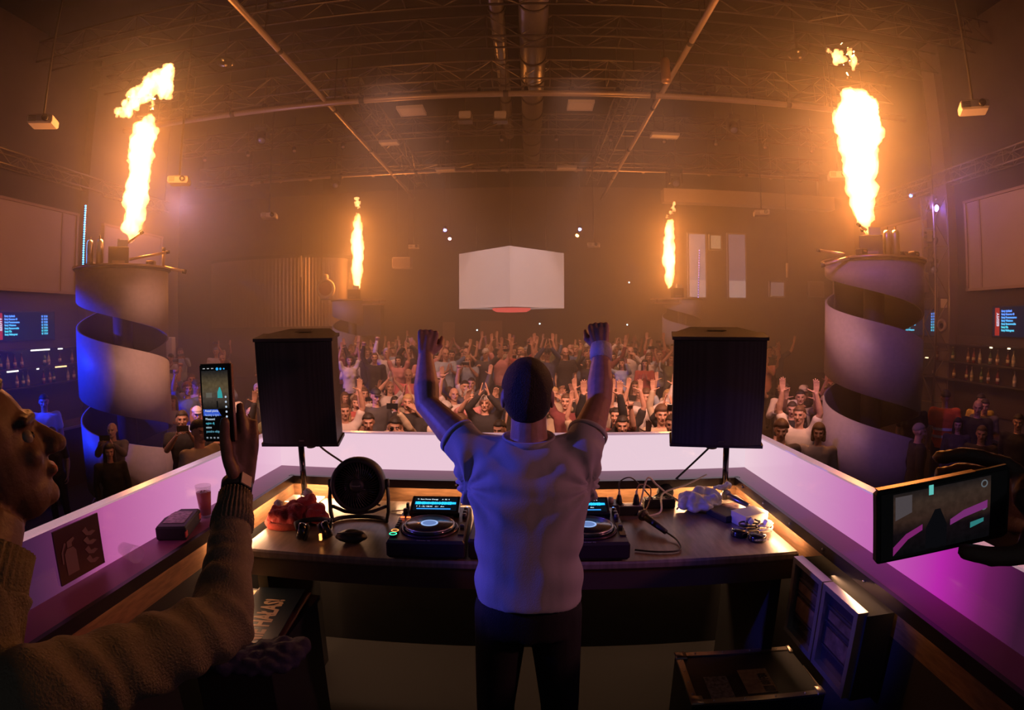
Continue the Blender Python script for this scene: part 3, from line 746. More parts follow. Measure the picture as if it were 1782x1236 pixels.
flame((-6.4,19.84,3.2), [(0,0,.05),(0,0,.5),(.03,0,1.2),(0,0,2.0),(.02,0,2.6),(0,0,3.05)], [.07,.17,.21,.22,.15,.04],
      [[((.02,0,3.25),.05),((-.06,0,3.4),.13),((.02,0,3.6),.08)]], 'distant narrow flame over the far left pillar', 4200, 12)
flame((5.27,20.1,3.3), [(0,0,.05),(0,0,.5),(-.02,0,1.2),(-.02,0,1.8),(.02,0,2.3),(.05,0,2.6)], [.07,.17,.23,.2,.16,.04],
      [[((.12,0,2.9),.08),((.22,0,3.1),.10),((.2,0,3.3),.05)], [((-.08,0,2.7),.06),((-.05,0,2.85),.06)]], 'distant narrow flame over the far right pillar', 4200, 17)
# gear on the pillar decks
def flame_machine(loc, label, sc=1.0, rz=0):
    r = empty('flame_machine', loc, rz, label, 'flame machine')
    MB().box((0,0,.15*sc),(.32*sc,.32*sc,.30*sc), bev=.01).build('housing', m_black, r)
    MB().box((.06*sc,0,.36*sc),(.16*sc,.16*sc,.11*sc)).build('nozzle_guard', mat('blue_grey_guard', (.3,.36,.42), .3, .4), r)
    MB().tube([(0,0,.30*sc),(0,0,.44*sc)], .03*sc, 12).build('nozzle', m_chrome, r)
    MB().box((0,-.163*sc,.06*sc),(.2*sc,.01,.04*sc)).build('connector_panel', m_steel, r)
def canister(loc, label, h=.42, rad=.055, group=None):
    r = empty('gas_canister', loc, 0, label, 'gas canister', group)
    MB().lathe([(0,0),(rad,0),(rad,h-.05),(rad*.8,h-.01),(rad*.35,h),(0,h)], 20).build('cylinder_body', m_chrome, r, True)
    MB().tube([(0,0,h),(0,0,h+.05)], .015, 8).build('valve', m_steel, r)
def arm(p0, p1, label, rad=.022):
    c = (Vector(p0)+Vector(p1))/2
    r = empty('bracket_bar', tuple(c), 0, label, 'metal bar')
    MB().tube([Vector(p0)-c, Vector(p1)-c], rad, 10).build('tube', mat('gold_lit_bar', (.55,.42,.3), .35, .8), r, True)
    d = (Vector(p1)-Vector(p0)).normalized()*.03
    MB().tube([Vector(p1)-c-d, Vector(p1)-c+d], rad*1.3, 10).build('end_cap', m_black, r, True)
D = PTOP + .036
flame_machine((-6.42,7.3,D), 'black flame machine box on the left pillar deck', 1.0, .7)
canister((-6.78,7.02,D), 'chrome gas canister on the left pillar, nearer the rim'); canister((-6.68,7.14,D), 'chrome gas canister on the left pillar beside the flame machine', .44)
arm((-6.2,7.3,D+.1), (-5.78,7.75,D+.24), 'metal bar leaning right from left pillar flame machine')
arm((-6.62,7.3,D+.18), (-6.12,7.5,D+.55), 'metal bar slanting up across the left flame base')
arm((-5.95,7.85,D+.02), (-5.62,8.0,D-.06), 'metal bar poking over the right rim of left pillar', .03)
arm((-5.9,7.8,D+.0), (-5.9,7.8,D+.3), 'short upright bar at the right rim of left pillar', .022)
flame_machine((5.02,7.25,D), 'black flame machine box on the right pillar deck', 1.05, -.6)
canister((5.28,7.2,D+.02), 'chrome gas canister on right pillar beside the flame base', .4, .06); canister((5.38,7.13,D+.02), 'chrome gas canister on right pillar nearer the road case', .4, .06)
arm((4.62,7.35,D+.05), (4.42,7.75,D+.15), 'metal bar at the left rim of right pillar', .02)
arm((5.35,7.5,D+.1), (5.0,7.45,D+.45), 'metal bar slanting across the right flame base')
arm((4.85,7.1,D+.38), (4.72,7.1,D+.45), 'short loose bar beside the right flame base', .018)
arm((4.6,7.15,D-.02), (4.25,7.35,D-.12), 'metal bar poking out low from the right pillar rim', .028)
for x, y, lab in ((5.62,7.02,'small metal case at the right rim of right pillar'), (5.5,7.12,'small metal clamp case beside gas canister on right pillar'), (4.72,7.05,'small dark case at the left rim of right pillar'), (-6.95,7.2,'small dark clamp case at the left rim of left pillar'), (-6.0,7.6,'small dark case at the right rim of left pillar')):
    r = empty('clamp_case', (x,y,D), .3, lab, 'case'); MB().box((0,0,.05),(.13,.12,.10),bev=.015).build('case_body', m_darksteel, r); MB().box((0,-.062,.06),(.06,.008,.02)).build('latch', mat('rim_metal', (.5,.4,.32), .3, .9), r)
for (x,y), s_, lab in (((-6.4,19.5),1.2,'pale flame machine on the far left pillar'), ((5.45,19.7),1.2,'pale flame machine on the far right pillar')):
    flame_machine((x,y,D), lab, s_)
# platforms on the far pillars
for (x,y), sx, lab in (((-5.8,19.6),1,'dark hanging box fixed to the far left pillar'), ((5.0,19.6),-1,'narrow rail platform on the far right pillar')):
    r = empty('rigging_box', (x,y,PTOP), 0, lab, 'box')
    if sx > 0: MB().box((0,0,-.75),(.9,.5,1.1)).build('box_body', mat('dark_box', (.07,.055,.05), .6), r)
    MB().box((0,0,-.16),(1.0,.55,.03)).build('platform', mat('rim_metal', (.5,.4,.32), .3, .9), r)
    MB().box((0,0,-.01),(1.05,.6,.03)).build('upper_rail', mat('rim_metal', (.5,.4,.32), .3, .9), r)
    for q in (-.4,.4): MB().tube([(q,-.25,-.16),(q,-.25,0)], .015, 6).build('post', m_steel, r)
# round white fan ring on the far left pillar
r = empty('round_fan', (-7.55,19.6,PTOP+.04), 0, 'round pale fan with pinkish centre on the far left pillar', 'fan')
MB().lathe([(.26,-.05),(.36,-.05),(.38,0),(.36,.05),(.26,.05)], 32, XF((0,0,.42),(PI/2,0,0)), closed=True).build('ring', mat('pale_ring', (.65,.55,.45), .5), r, True)
MB().lathe([(0,-.03),(.26,-.03),(.26,.03),(0,.04)], 28, XF((0,0,.42),(PI/2,0,0))).build('centre_disc', mat('pink_disc', (.6,.3,.28), .5), r, True)
MB().ball((0,0,.86),(.12,.08,.12)).build('top_knob', mat('pale_ring', (.65,.55,.45), .5), r, True)
MB().box((0,0,.02),(.3,.2,.04)).build('foot', m_darksteel, r)
# LED tubes
def led(p0, p1, label, c, st, nd=26):
    p0 = Vector(p0); p1 = Vector(p1)
    r = empty('led_tube', tuple(p0), 0, label, 'light tube'); d = p1-p0
    MB().tube([(0,0,0), d], .022, 10).build('tube_casing', m_black, r, True)
    b = MB(); up_ = -p0.normalized()*.024; up_ = Vector((-p0.x, -p0.y, 0)).normalized()*.022
    for i in range(nd): b.ball(d*((i+.5)/nd)+up_, .014, 8, 6)
    b.build('led_dots', emat('led_%.1f_%.1f' % (c[0], st), c, st), r, True)
led((-6.88,6.98,PTOP+.05), (-6.84,6.95,PTOP+1.0), 'blue dotted light tube standing on the left pillar', (.05,.35,1.0), 7)
led((6.25,19.7,2.965), (6.25,19.5,4.75), 'violet light tube standing on the far right pillar', (.30,.25,1.0), 6, 20)
# ------------------------------------------------------------------ haze in the hall
hz = MB().box((-.5, 15.85, 2.85), (38.8, 22.1, 7.56)).build('haze', [])
ma = bpy.data.materials.new('stage_haze'); ma.use_nodes = True; nt = ma.node_tree; nt.nodes.remove(nt.nodes['Principled BSDF'])
vsn = nt.nodes.new('ShaderNodeVolumeScatter'); vsn.inputs['Color'].default_value = (1,.97,.96,1); vsn.inputs['Density'].default_value = HAZE = .046; vsn.inputs['Anisotropy'].default_value = .6
nt.links.new(vsn.outputs[0], nt.nodes['Material Output'].inputs['Volume'])
hz.data.materials.append(ma); tag(hz, 'thin smoky haze filling the hall beyond the booth', 'haze', kind='stuff')
# ================================================================== DJ booth
XL, XR, YB = -1.53, 1.31, 3.12
LZ, TZ, PZ = 1.10, 0.98, 1.315
m_wood = mat('booth_wood', (.20,.11,.055), .42, bump=.08, bscale=60, var=.25, stretch=(1,1,6), vscale=14)
m_table = mat('table_laminate', (.22,.155,.12), .30, bump=.03, bscale=90, var=.22, stretch=(6,1,1), vscale=8)
m_ledge = mat('ledge_top', (.30,.085,.20), .38, bump=.02, bscale=80)  # purple cast of the glowing panels' light put into the ledge colour
m_edge = mat('ledge_edge', (.02,.015,.015), .35)
def light_panel_mat(name, c0, c1, a, b, axis='Y', s=1.0, c2=None):
    ma = bpy.data.materials.new(name); ma.use_nodes = True; nt = ma.node_tree; nt.nodes.remove(nt.nodes['Principled BSDF'])
    tc = nt.nodes.new('ShaderNodeTexCoord'); sp = nt.nodes.new('ShaderNodeSeparateXYZ'); nt.links.new(tc.outputs['Object'], sp.inputs[0])
    mr = nt.nodes.new('ShaderNodeMapRange'); mr.inputs[1].default_value = a; mr.inputs[2].default_value = b
    nt.links.new(sp.outputs[axis], mr.inputs[0])
    rp = nt.nodes.new('ShaderNodeValToRGB'); rp.color_ramp.elements[0].color = (*c0,1); rp.color_ramp.elements[1].color = (*c1,1)
    for p_, c_ in (c2 or ()): e = rp.color_ramp.elements.new(p_); e.color = (*c_,1)
    nt.links.new(mr.outputs[0], rp.inputs[0])
    e = nt.nodes.new('ShaderNodeEmission'); e.inputs[1].default_value = s; nt.links.new(rp.outputs[0], e.inputs[0])
    g = nt.nodes.new('ShaderNodeBsdfGlossy'); g.inputs['Roughness'].default_value = .12; g.inputs['Color'].default_value = (.04,.04,.04,1)
    ad = nt.nodes.new('ShaderNodeAddShader'); nt.links.new(e.outputs[0], ad.inputs[0]); nt.links.new(g.outputs[0], ad.inputs[1])
    nt.links.new(ad.outputs[0], nt.nodes['Material Output'].inputs[0]); return ma
PINK = (.84,.56,.67)
mp_back = light_panel_mat('glow_panel_back', PINK, (.80,.60,.68), -1.5, 1.3, 'X')
mp_right = light_panel_mat('glow_panel_right', (.035,.007,.028), (.82,.58,.66), 1.05, 3.1, 'Y', c2=((.07,(.14,.012,.10)),(.17,(.46,.02,.38)),(.42,(.56,.17,.46))))
mp_left = light_panel_mat('glow_panel_left', (.05,.014,.05), (.82,.52,.66), 1.2, 3.1, 'Y', c2=((.10,(.12,.025,.09)),(.20,(.45,.10,.30)),(.42,(.60,.20,.44))))
r = empty('dj_booth', (0, 2.9, 0), 0, 'glowing pink lit DJ booth wrapping around the performer', 'DJ booth')
def bp(name, lo, hi, m, bev=0):
    c = [(a+b)/2 for a, b in zip(lo, hi)]; d = [b-a for a, b in zip(lo, hi)]
    o = MB().box((c[0], c[1], c[2]), d, bev=bev).build(name, m, r); o.matrix_parent_inverse = Matrix.Translation((0,-2.9,0)); return o
bp('glowing_panel', (XL, YB, LZ), (XR, YB+.04, PZ), mp_back)
bp('glowing_panel', (XR, .75, LZ), (XR+.04, YB+.04, PZ+.005), mp_right)
bp('glowing_panel', (XL-.04, 1.08, LZ), (XL, YB+.04, PZ+.005), mp_left)
m_rim = mat('panel_rim_acrylic', (.7,.5,.6), .2, em=(.9,.55,.7), es=.35)
bp('panel_rim', (XL-.04, YB-.004, PZ), (XR+.04, YB+.044, PZ+.008), m_rim)
bp('panel_rim', (XR-.004, .75, PZ+.005), (XR+.044, YB, PZ+.013), m_rim)
bp('panel_rim', (XL-.044, 1.08, PZ+.005), (XL+.004, YB, PZ+.013), m_rim)
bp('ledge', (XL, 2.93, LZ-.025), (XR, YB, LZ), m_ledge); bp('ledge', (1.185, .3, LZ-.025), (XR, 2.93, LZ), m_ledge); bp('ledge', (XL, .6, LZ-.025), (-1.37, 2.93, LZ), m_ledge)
bp('ledge_edge', (-1.38, 2.90, LZ-.045), (1.195, 2.93, LZ+.002), m_edge); bp('ledge_edge', (1.165, .3, LZ-.045), (1.185, 2.91, LZ+.002), m_edge); bp('ledge_edge', (-1.37, .6, LZ-.045), (-1.35, 2.91, LZ+.002), m_edge)
bp('inner_panel', (-1.40, 3.0, .93), (1.23, 3.03, LZ-.03), m_wood); bp('inner_panel', (1.215, .3, .93), (1.235, 3.0, LZ-.03), m_wood); bp('inner_panel', (-1.42, .6, .93), (-1.40, 3.0, LZ-.03), m_wood)
bp('shaded_inner_panel', (-1.40, 3.0, .0), (1.23, 3.03, .93), m_stage); bp('shaded_inner_panel', (1.215, .3, .0), (1.235, 3.0, .93), m_stage); bp('shaded_inner_panel', (-1.42, .6, .0), (-1.40, 3.0, .93), m_stage)  # lower inner wall coloured black in place of the shade there
bp('outer_shell', (XL-.05, 3.05, FLOOR_Z), (XR+.05, YB+.05, LZ-.026), m_black); bp('outer_shell', (XR-.04, .3, FLOOR_Z), (XR+.05, YB, LZ-.026), m_black); bp('outer_shell', (XL-.05, .6, FLOOR_Z), (XL+.04, YB, LZ-.026), m_black)
sc_ = MB()
for y in (2.78, 2.5, 2.2, 1.9, 1.6): sc_.ball((1.1635, y, LZ-.02), .006, 8, 6)
for x in (-1.1, -.4, .3, .9): sc_.ball((x, 2.8985, LZ-.02), .006, 8, 6)
o = sc_.build('edge_screws', m_chrome, r, True); o.matrix_parent_inverse = Matrix.Translation((0,-2.9,0)); o['kind'] = 'stuff'
# table
r = empty('dj_table', (0, 2.5, 0), 0, 'dark wood DJ table under the gear inside the booth', 'table')
o = MB().box((-.05, .005, TZ-.02), (2.46, .78, .04), bev=.01).build('table_top', m_table, r)
MB().box((-.05, -.36, TZ-.085), (2.44, .03, .09)).build('front_apron', mat('apron_wood', (.075,.045,.035), .45, bump=.05, bscale=50), r)
for sx in (-1.2, 1.1): MB().box((sx, -.05, (TZ-.06)/2), (.05, .6, TZ-.06)).build('side_support', m_black, r)
# warm strips hidden under the ledge
r = empty('ledge_strip_light', (0,2.96,LZ-.04), 0, 'warm light strip tucked under the booth ledge', 'light strip')
MB().box((-.08,0,0),(2.5,.02,.012)).build('strip_back', emat('warm_strip', (1.0,.50,.20), 2.2), r)
MB().box((1.20,-.9,0),(.014,1.6,.012)).build('strip_right', emat('warm_strip', (1.0,.50,.20), 2.2), r)
MB().box((-1.385,-.9,0),(.014,1.5,.012)).build('strip_left', emat('warm_strip', (1.0,.50,.20), 2.2), r)
def strip_lamp(x, y, ln, e, rot=0, tx=0, ty=0):
    o = lamp('ledge_strip_lamp', 'AREA', (x, y, LZ-.05), e*2.6, (1.0,.52,.26), None, (ln, .015)); o.rotation_euler = (tx, ty, rot)
strip_lamp(-1.15, 2.955, .4, 2.2, tx=-.25); strip_lamp(-.5, 2.955, .5, .7, tx=-.25); strip_lamp(.55, 2.955, .6, 1.1, tx=-.25); strip_lamp(1.0, 2.955, .3, 1.3, tx=-.25)
strip_lamp(1.185, 2.5, .7, 1.8, PI/2, 0, 0); strip_lamp(-1.36, 2.4, .7, 2.2, PI/2, 0, 0); strip_lamp(1.14,1.7,.5,.22,PI/2,0,.3)

# ------------------------------------------------------------------ loudspeakers on poles
m_grille = bpy.data.materials.new('speaker_grille'); m_grille.use_nodes = True
nt = m_grille.node_tree; b_ = nt.nodes['Principled BSDF']; b_.inputs['Roughness'].default_value = .5
tc = nt.nodes.new('ShaderNodeTexCoord'); mp = nt.nodes.new('ShaderNodeMapping'); mp.inputs['Scale'].default_value = (70,70,55)
vo = nt.nodes.new('ShaderNodeTexVoronoi'); vo.inputs['Randomness'].default_value = 0.0
cr = nt.nodes.new('ShaderNodeValToRGB'); cr.color_ramp.elements[0].position = .25; cr.color_ramp.elements[0].color = (.003,.003,.003,1); cr.color_ramp.elements[1].position = .4; cr.color_ramp.elements[1].color = (.03,.027,.028,1)
nt.links.new(tc.outputs['Object'], mp.inputs[0]); nt.links.new(mp.outputs[0], vo.inputs[0]); nt.links.new(vo.outputs['Distance'], cr.inputs[0]); nt.links.new(cr.outputs[0], b_.inputs['Base Color'])
m_cab = mat('speaker_cabinet', (.05,.045,.045), .5, bump=.3, bscale=400)
def loudspeaker(x, y, rz, label, mir, wx=1.0):
    r = empty('loudspeaker', (x, y, 1.375), (.13,0,rz), label, 'loudspeaker')
    H = .55
    # trapezoid plan: wide grille front (towards the DJ), narrow back
    poly = [(-.225,-.19), (.225,-.19), (.225,-.03), (.13,.19), (-.13,.19), (-.225,-.03)]
    MB().prism(poly, 0, H).build('cabinet', m_cab, r)
    MB().prism([(-.232,-.20),(.232,-.20),(.235,-.19),(.235,-.02),(.225,-.02),(-.225,-.02),(-.235,-.02),(-.235,-.19)], -.004, .012).build('bottom_trim', m_black, r)
    MB().prism([(-.232,-.20),(.232,-.20),(.235,-.19),(.235,-.02),(-.235,-.02),(-.235,-.19)], H-.012, H+.004).build('top_trim', m_cab, r)
    g = MB(); n = 14; pr = []
    for i in range(n+1):
        t = -1+2*i/n; pr.append((t*.222, -.195-.022*(1-t*t)))
    poly2 = pr + [(.222,-.185), (-.222,-.185)]
    g.prism(poly2, .014, H-.014); g.build('front_grille', m_grille, r)
    MB().prism([(-.05,.02),(.05,.02),(.04,.09),(-.04,.09)], H+.004, H+.0055).build('top_recess', m_black, r)
    MB().box((.02,-.2185,.035),(.03,.003,.008)).build('maker_plate', m_chrome, r)
    MB().tube([(0,.04,-.09),(0,.04,.0)], .03, 14).build('pole_socket', m_black, r, True)
    r.scale = (wx, 1, 1)
    return r
def pole(x, y, zt, label, px, py):
    r = empty('speaker_pole', (x, y, TZ), 0, label, 'speaker pole')
    MB().tube([(0,0,.004),(px-x,py-y,zt-TZ)], .017, 14).build('pole_tube', mat('pole_black_chrome', (.08,.07,.07), .15, .9), r, True)
    MB().box((0,-.005,.004),(.2,.13,.008),bev=.004).build('base_plate', mat('pale_base_plate', (.45,.40,.36), .35, .5), r)
    MB().lathe([(0,.008),(.028,.008),(.026,.03),(.019,.04),(0,.04)], 18).build('base_collar', m_chrome, r, True)
    return r
loudspeaker(-1.195, 2.79, .16, 'black loudspeaker on a pole at left of the booth', 1, .87)
loudspeaker(.985, 2.80, -.24, 'black loudspeaker on a pole at right of the booth', -1)
pole(-1.26, 2.84, 1.30, 'black pole under the left loudspeaker', -1.26, 2.83)
pole(1.10, 2.88, 1.30, 'black pole under the right loudspeaker', 1.09, 2.87)
def cable(pts, rad, m, label, n=8, cat='cable'):
    # smooth the polyline (Catmull-Rom)
    P_ = [Vector(p) for p in pts]; out = []
    for i in range(len(P_)-1):
        p0 = P_[max(0,i-1)]; p1 = P_[i]; p2 = P_[i+1]; p3 = P_[min(len(P_)-1,i+2)]
        for k in range(8):
            t = k/8; out.append(.5*((2*p1)+(p2-p0)*t+(2*p0-5*p1+4*p2-p3)*t*t+(3*p1-p0-3*p2+p3)*t**3))
    out.append(P_[-1])
    c = out[0].copy()
    return tag(MB().tube([q-c for q in out], rad, n).build('cable', m, None, True, loc=c), label, cat)
m_cbl = mat('black_rubber', (.02,.018,.018), .5); m_wcbl = mat('white_cable', (.7,.62,.5), .4)
cable([(-1.19,2.8,1.385),(-1.16,2.88,1.28),(-1.05,2.95,1.17),(-.95,2.9,1.11),(-.88,2.8,1.02),(-.8,2.78,.988)], .006, m_cbl, 'black cable hanging from the left loudspeaker to the table')
cable([(1.14,2.95,1.385),(1.0,2.95,1.25),(.85,2.93,1.12),(.72,2.88,1.03),(.62,2.86,.99)], .006, m_cbl, 'black cable running from the right loudspeaker down to the power strip')

# ------------------------------------------------------------------ DJ players and mixer
m_cdj = mat('player_body', (.035,.022,.028), .32, bump=.05, bscale=300)
m_key = mat('player_key', (.05,.045,.05), .4)
def glow(nm, c, s): return emat(nm, c, s)
def player(x, y, rz, label, logo=True):
    r = empty('media_player', (x, y, TZ), rz, label, 'DJ player')
    W_, D_, H_ = .33, .45, .10
    MB().box((0,0,H_/2),(W_,D_,H_-.02),bev=.012).build('body', m_cdj, r)
    for sx in (-.13,.13):
        for sy in (-.18,.18): MB().lathe([(0,0),(.018,0),(.018,.012),(0,.012)], 12, XF((sx,sy,0))).build('rubber_foot', m_black, r)
    # raised tilted screen
    M = XF((0,.135,H_+.02),(.32,0,0))
    s = MB().box((0,0,0),(.235,.13,.03),M,bev=.006).build('display', m_gloss, r)
    MB().box((0,-.002,.0158),(.205,.10,.001),M).build('display_glass', emat('disp_dark',(.004,.006,.01),1), s)
    wv = MB(); rr_ = random.Random(5)
    for i in range(46):
        h = .009+.006*rr_.random(); wv.box((-.094+i*.0042,.004,.0166),(.0028,h*1.5,.0006),M)
    q = wv.build('waveform', glow('wave_cyan',(.02,.42,1.0),2.6), s); q['kind'] = 'stuff'
    q = MB().box((0,.004,.0163),(.196,.020,.0004),M).build('waveform_band', glow('wave_back',(.0,.10,.30),1.0), s)
    MB().box((-.005,-.040,.0166),(.16,.007,.0006),M).build('overview_bar', glow('overview_blue',(.03,.25,.75),1.6), s)
    text_obj('Ti  Raw Power Energy      A  02  4', .011, glow('disp_white',(.7,.8,.9),1.4), M @ XF((-.09,.030,.0166)), s, extrude=.0003, name='display_text')
    text_obj('T  3 - Dj 128.00   -2.1   Am', .012, glow('disp_white',(.7,.8,.9),1.4), M @ XF((-.09,-.026,.0166)), s, extrude=.0003, name='display_text')
    # platter
    p = MB().lathe([(0,H_-.008),(.112,H_-.008),(.112,H_+.006),(.104,H_+.014),(.0,H_+.014)], 48, XF((0,-.075,0))).build('jog_wheel', m_gloss, r, True)
    MB().lathe([(.104,H_+.0142),(.109,H_+.010),(.1105,H_+.0125),(.106,H_+.0165)], 48, XF((0,-.075,0)), closed=True).build('chrome_ring', m_chrome, p, True)
    MB().lathe([(.112,H_-.008),(.128,H_-.008),(.126,H_-.002),(.112,H_-.002)], 48, XF((0,-.075,0)), closed=True).build('wheel_well', mat('player_rim', (.09,.05,.06), .25, .5), p, True)
    MB().lathe([(0,H_+.0145),(.030,H_+.0145),(.030,H_+.0152),(0,H_+.0152)], 32, XF((0,-.075,0))).build('centre_display', glow('jog_display',(.16,.25,.55),.9), p)
    MB().lathe([(.030,H_+.0154),(.038,H_+.0154),(.038,H_+.0160),(.030,H_+.0160)], 32, XF((0,-.075,0)), closed=True).build('centre_ring', glow('jog_ring',(.35,.5,.9),1.0), p)
    # buttons
    for (bx, by, c, nm, s_) in ((-.142,-.175,(.05,1.0,.45),'play_button',2.2), (-.142,-.135,(1.0,.35,.08),'cue_button',2.2)):
        b = MB().lathe([(0,H_-.01),(.017,H_-.01),(.017,H_),(0,H_)], 20, XF((bx,by,0))).build(nm, m_key, r)
        MB().lathe([(.0135,H_+.0002),(.0165,H_+.0002),(.0165,H_+.0012),(.0135,H_+.0012)], 20, XF((bx,by,0)), closed=True).build('button_ring', glow(nm+'_ring',c,s_), b)
    for i in range(2): MB().box((-.143+i*.028,.045,H_-.004),(.018,.010,.004)).build('loop_button', glow('loop_red',(1.0,.12,.03),3.0), r)
    for i in range(4): MB().box((-.145,.0-.024*i,H_-.005),(.014,.010,.006)).build('hot_key', m_key, r)
    for i in range(6): MB().box((-.09+i*.034,.06,H_-.005),(.022,.009,.006)).build('pad_key', m_key, r)
    f = MB().box((.143,-.08,H_-.007),(.026,.15,.004)).build('tempo_slot', m_gloss, r)
    MB().box((.143,-.07,H_+.001),(.018,.016,.016),bev=.003).build('tempo_fader', m_key, f)
    for (kx, ky) in ((.143,.06),(.143,.10),(.143,.145),(-.143,.12)): MB().lathe([(0,H_-.01),(.011,H_-.01),(.010,H_+.012),(0,H_+.012)], 16, XF((kx,ky,0))).build('knob', m_key, r, True)
    MB().box((-.144,.19,H_+.004),(.012,.02,.025)).build('usb_stick', m_black, r)
    MB().box((.145,.185,H_+.0),(.008,.006,.004)).build('status_led', glow('led_blue',(.1,.3,1.0),4), r)
    if logo: text_obj('Pioneer DJ', .013, mat('grey_print',(.35,.35,.36),.5), XF((-.035,-.222,H_-.0095)), r, extrude=.0003, name='maker_lettering')
    return r
player(-.435, 2.335, .035, 'left DJ player with blue waveform screen and lit jog wheel')
player(.258, 2.335, -.02, 'right DJ player with blue waveform screen, partly behind the performer')
r = empty('dj_mixer', (-.09, 2.34, TZ), 0, 'black DJ mixer hidden behind the performer between both players', 'DJ mixer')
MB().box((0,0,.05),(.32,.42,.09),bev=.01).build('body', m_cdj, r)
for i in range(4):
    for j in range(5): MB().lathe([(0,.09),(.011,.09),(.009,.112),(0,.112)], 12, XF((-.11+i*.072,-.02+j*.04,0))).build('knob', m_key, r, True)
    MB().box((-.11+i*.072,-.12,.098),(.014,.02,.016)).build('fader', m_key, r)
r = empty('effects_unit', (.33, 2.69, TZ), 0, 'small black effects unit with pale knobs behind the right player', 'effects unit')
MB().box((0,0,.035),(.26,.11,.07),bev=.008).build('body', m_cdj, r)
for i in range(4): MB().lathe([(0,.07),(.016,.07),(.014,.095),(0,.097)], 16, XF((-.09+i*.06,0,0))).build('knob', mat('pale_knob',(.45,.38,.32),.35), r, True)
# plinth boards under the players
tag(MB().box((-.09,2.30,TZ+.0001-.06),(.001,.001,.001)).build('table_screw', m_black), 'tiny dark screw under the table', 'screw') if False else None

# ------------------------------------------------------------------ desk fan
r = empty('desk_fan', (-.84, 2.55, TZ), .12, 'black round desk fan on a curved stand on the table', 'fan')
M = XF((0,0,.195),(PI/2-.12,0,0))
MB().lathe([(.118,-.055),(.132,-.05),(.138,0),(.134,.045),(.120,.055),(.112,.045),(.118,0),(.112,-.045)], 40, M, closed=True).build('housing', m_black, r, True)
g = MB()
for i in range(44):
    a = 2*PI*i/44
    for seg in range(3):
        a0, a1 = a+seg*.10, a+(seg+1)*.10; r0, r1 = .035+seg*.027, .035+(seg+1)*.027
        g.tube([M @ Vector((r0*math.cos(a0), r0*math.sin(a0), .052-.004*seg)), M @ Vector((r1*math.cos(a1), r1*math.sin(a1), .052-.004*(seg+1)))], .0016, 4)
g.build('grille', mat('fan_grille',(.05,.045,.045),.25), r)
MB().lathe([(0,-.052),(.115,-.05),(.115,-.044),(0,-.044)], 32, M).build('rear_cover', m_black, r)
MB().lathe([(0,.045),(.036,.045),(.036,.056),(.02,.062),(0,.062)], 28, M).build('hub_cap', m_black, r, True)
text_obj('Honeywell', .010, mat('grey_print',(.35,.35,.36),.5), M @ XF((-.024,-.003,.0625)), r, extrude=.0004, name='hub_lettering')
for i in range(3):
    b = MB(); a = 2*PI*i/3; vs = []
    for t in range(7):
        q = a + t/6*1.5
        vs += [M @ Vector((.02*math.cos(q), .02*math.sin(q), -.01+.02*t/6)), M @ Vector((.105*math.cos(q+.2), .105*math.sin(q+.2), -.02+.04*t/6)), M @ Vector((.105*math.cos(q+.2), .105*math.sin(q+.2), -.023+.04*t/6)), M @ Vector((.02*math.cos(q), .02*math.sin(q), -.013+.02*t/6))]
    fs = []
    for t in range(6):
        A = 4*t; B = A+4; fs += [(A,A+1,B+1,B),(A+1,A+2,B+2,B+1),(A+2,A+3,B+3,B+2),(A+3,A,B,B+3)]
    fs += [(3,2,1,0),(24,25,26,27)]
    b.add(vs, fs); b.build('blade', m_gloss, r, True)
for s in (-1,1):
    b = MB(); b.tube([(s*.142,0,.2),(s*.148,-.012,.13),(s*.146,-.02,.06),(s*.135,-.03,.008)], [.014,.016,.017,.014], 12, flat=(.55,1.3)); b.build('stand_arm', m_black, r, True)
    MB().lathe([(0,0),(.022,0),(.022,.014),(0,.016)], 18, XF((s*.138,0,.2),(0,s*PI/2,0))).build('pivot_knob', m_black, r, True)
b = MB(); b.tube([(.135*math.cos(a)*1.0, -.03+.07*math.sin(a), .012+.03*abs(math.cos(a*.5+PI/4))*0) for a in [PI*i/12 for i in range(13)]], .011, 10); b.build('base_loop', m_black, r, True)
b = MB(); b.tube([(-.138,-.012,.085),(-.07,-.03,.062),(0,-.036,.056),(.07,-.03,.062),(.138,-.012,.085)], .011, 10, flat=(1.4,.7)); b.build('cross_bar', m_black, r, True)
# ------------------------------------------------------------------ red hats
def cloth_blob(base, parts, amp, sc, vox, seed, m, name, parent, sm=2):
    q = MB()
    for c, rr_ in parts: q.ball(c, rr_, 18, 12)
    me = remesh(q, vox, sm, name, [m]); 
    off = Vector((seed, seed*2, seed*3)); nr = [v.normal.copy() for v in me.vertices]
    for v, nn in zip(me.vertices, nr):
        d = abs(noise.noise(v.co*sc+off))*2-.5 + .4*noise.noise(v.co*sc*2.7+off); v.co += nn*amp*d
        if v.co.z < .001: v.co.z = .001
    me.polygons.foreach_set('use_smooth', [True]*len(me.polygons))
    return link(me, name, parent)
m_redc = mat('red_fleece', (.42,.035,.03), .8, bump=.5, bscale=120, sheen=.3, var=.15); m_fur = mat('white_fleece', (.75,.68,.62), .9, bump=.8, bscale=180)
r = empty('santa_hat', (-1.17, 2.44, TZ), .1, 'crumpled red santa hat with white bobble, nearer the table edge', 'hat')
cloth_blob(0, [((-.02,0,.035),(.10,.075,.035)), ((.02,.03,.06),(.07,.06,.05)), ((-.06,.0,.05),(.05,.06,.05))], .016, 16, .007, 3, m_redc, 'hat_cloth', r)
cloth_blob(0, [((-.075,.045,.095),(.022,.022,.02))], .004, 60, .004, 5, m_fur, 'bobble', r)
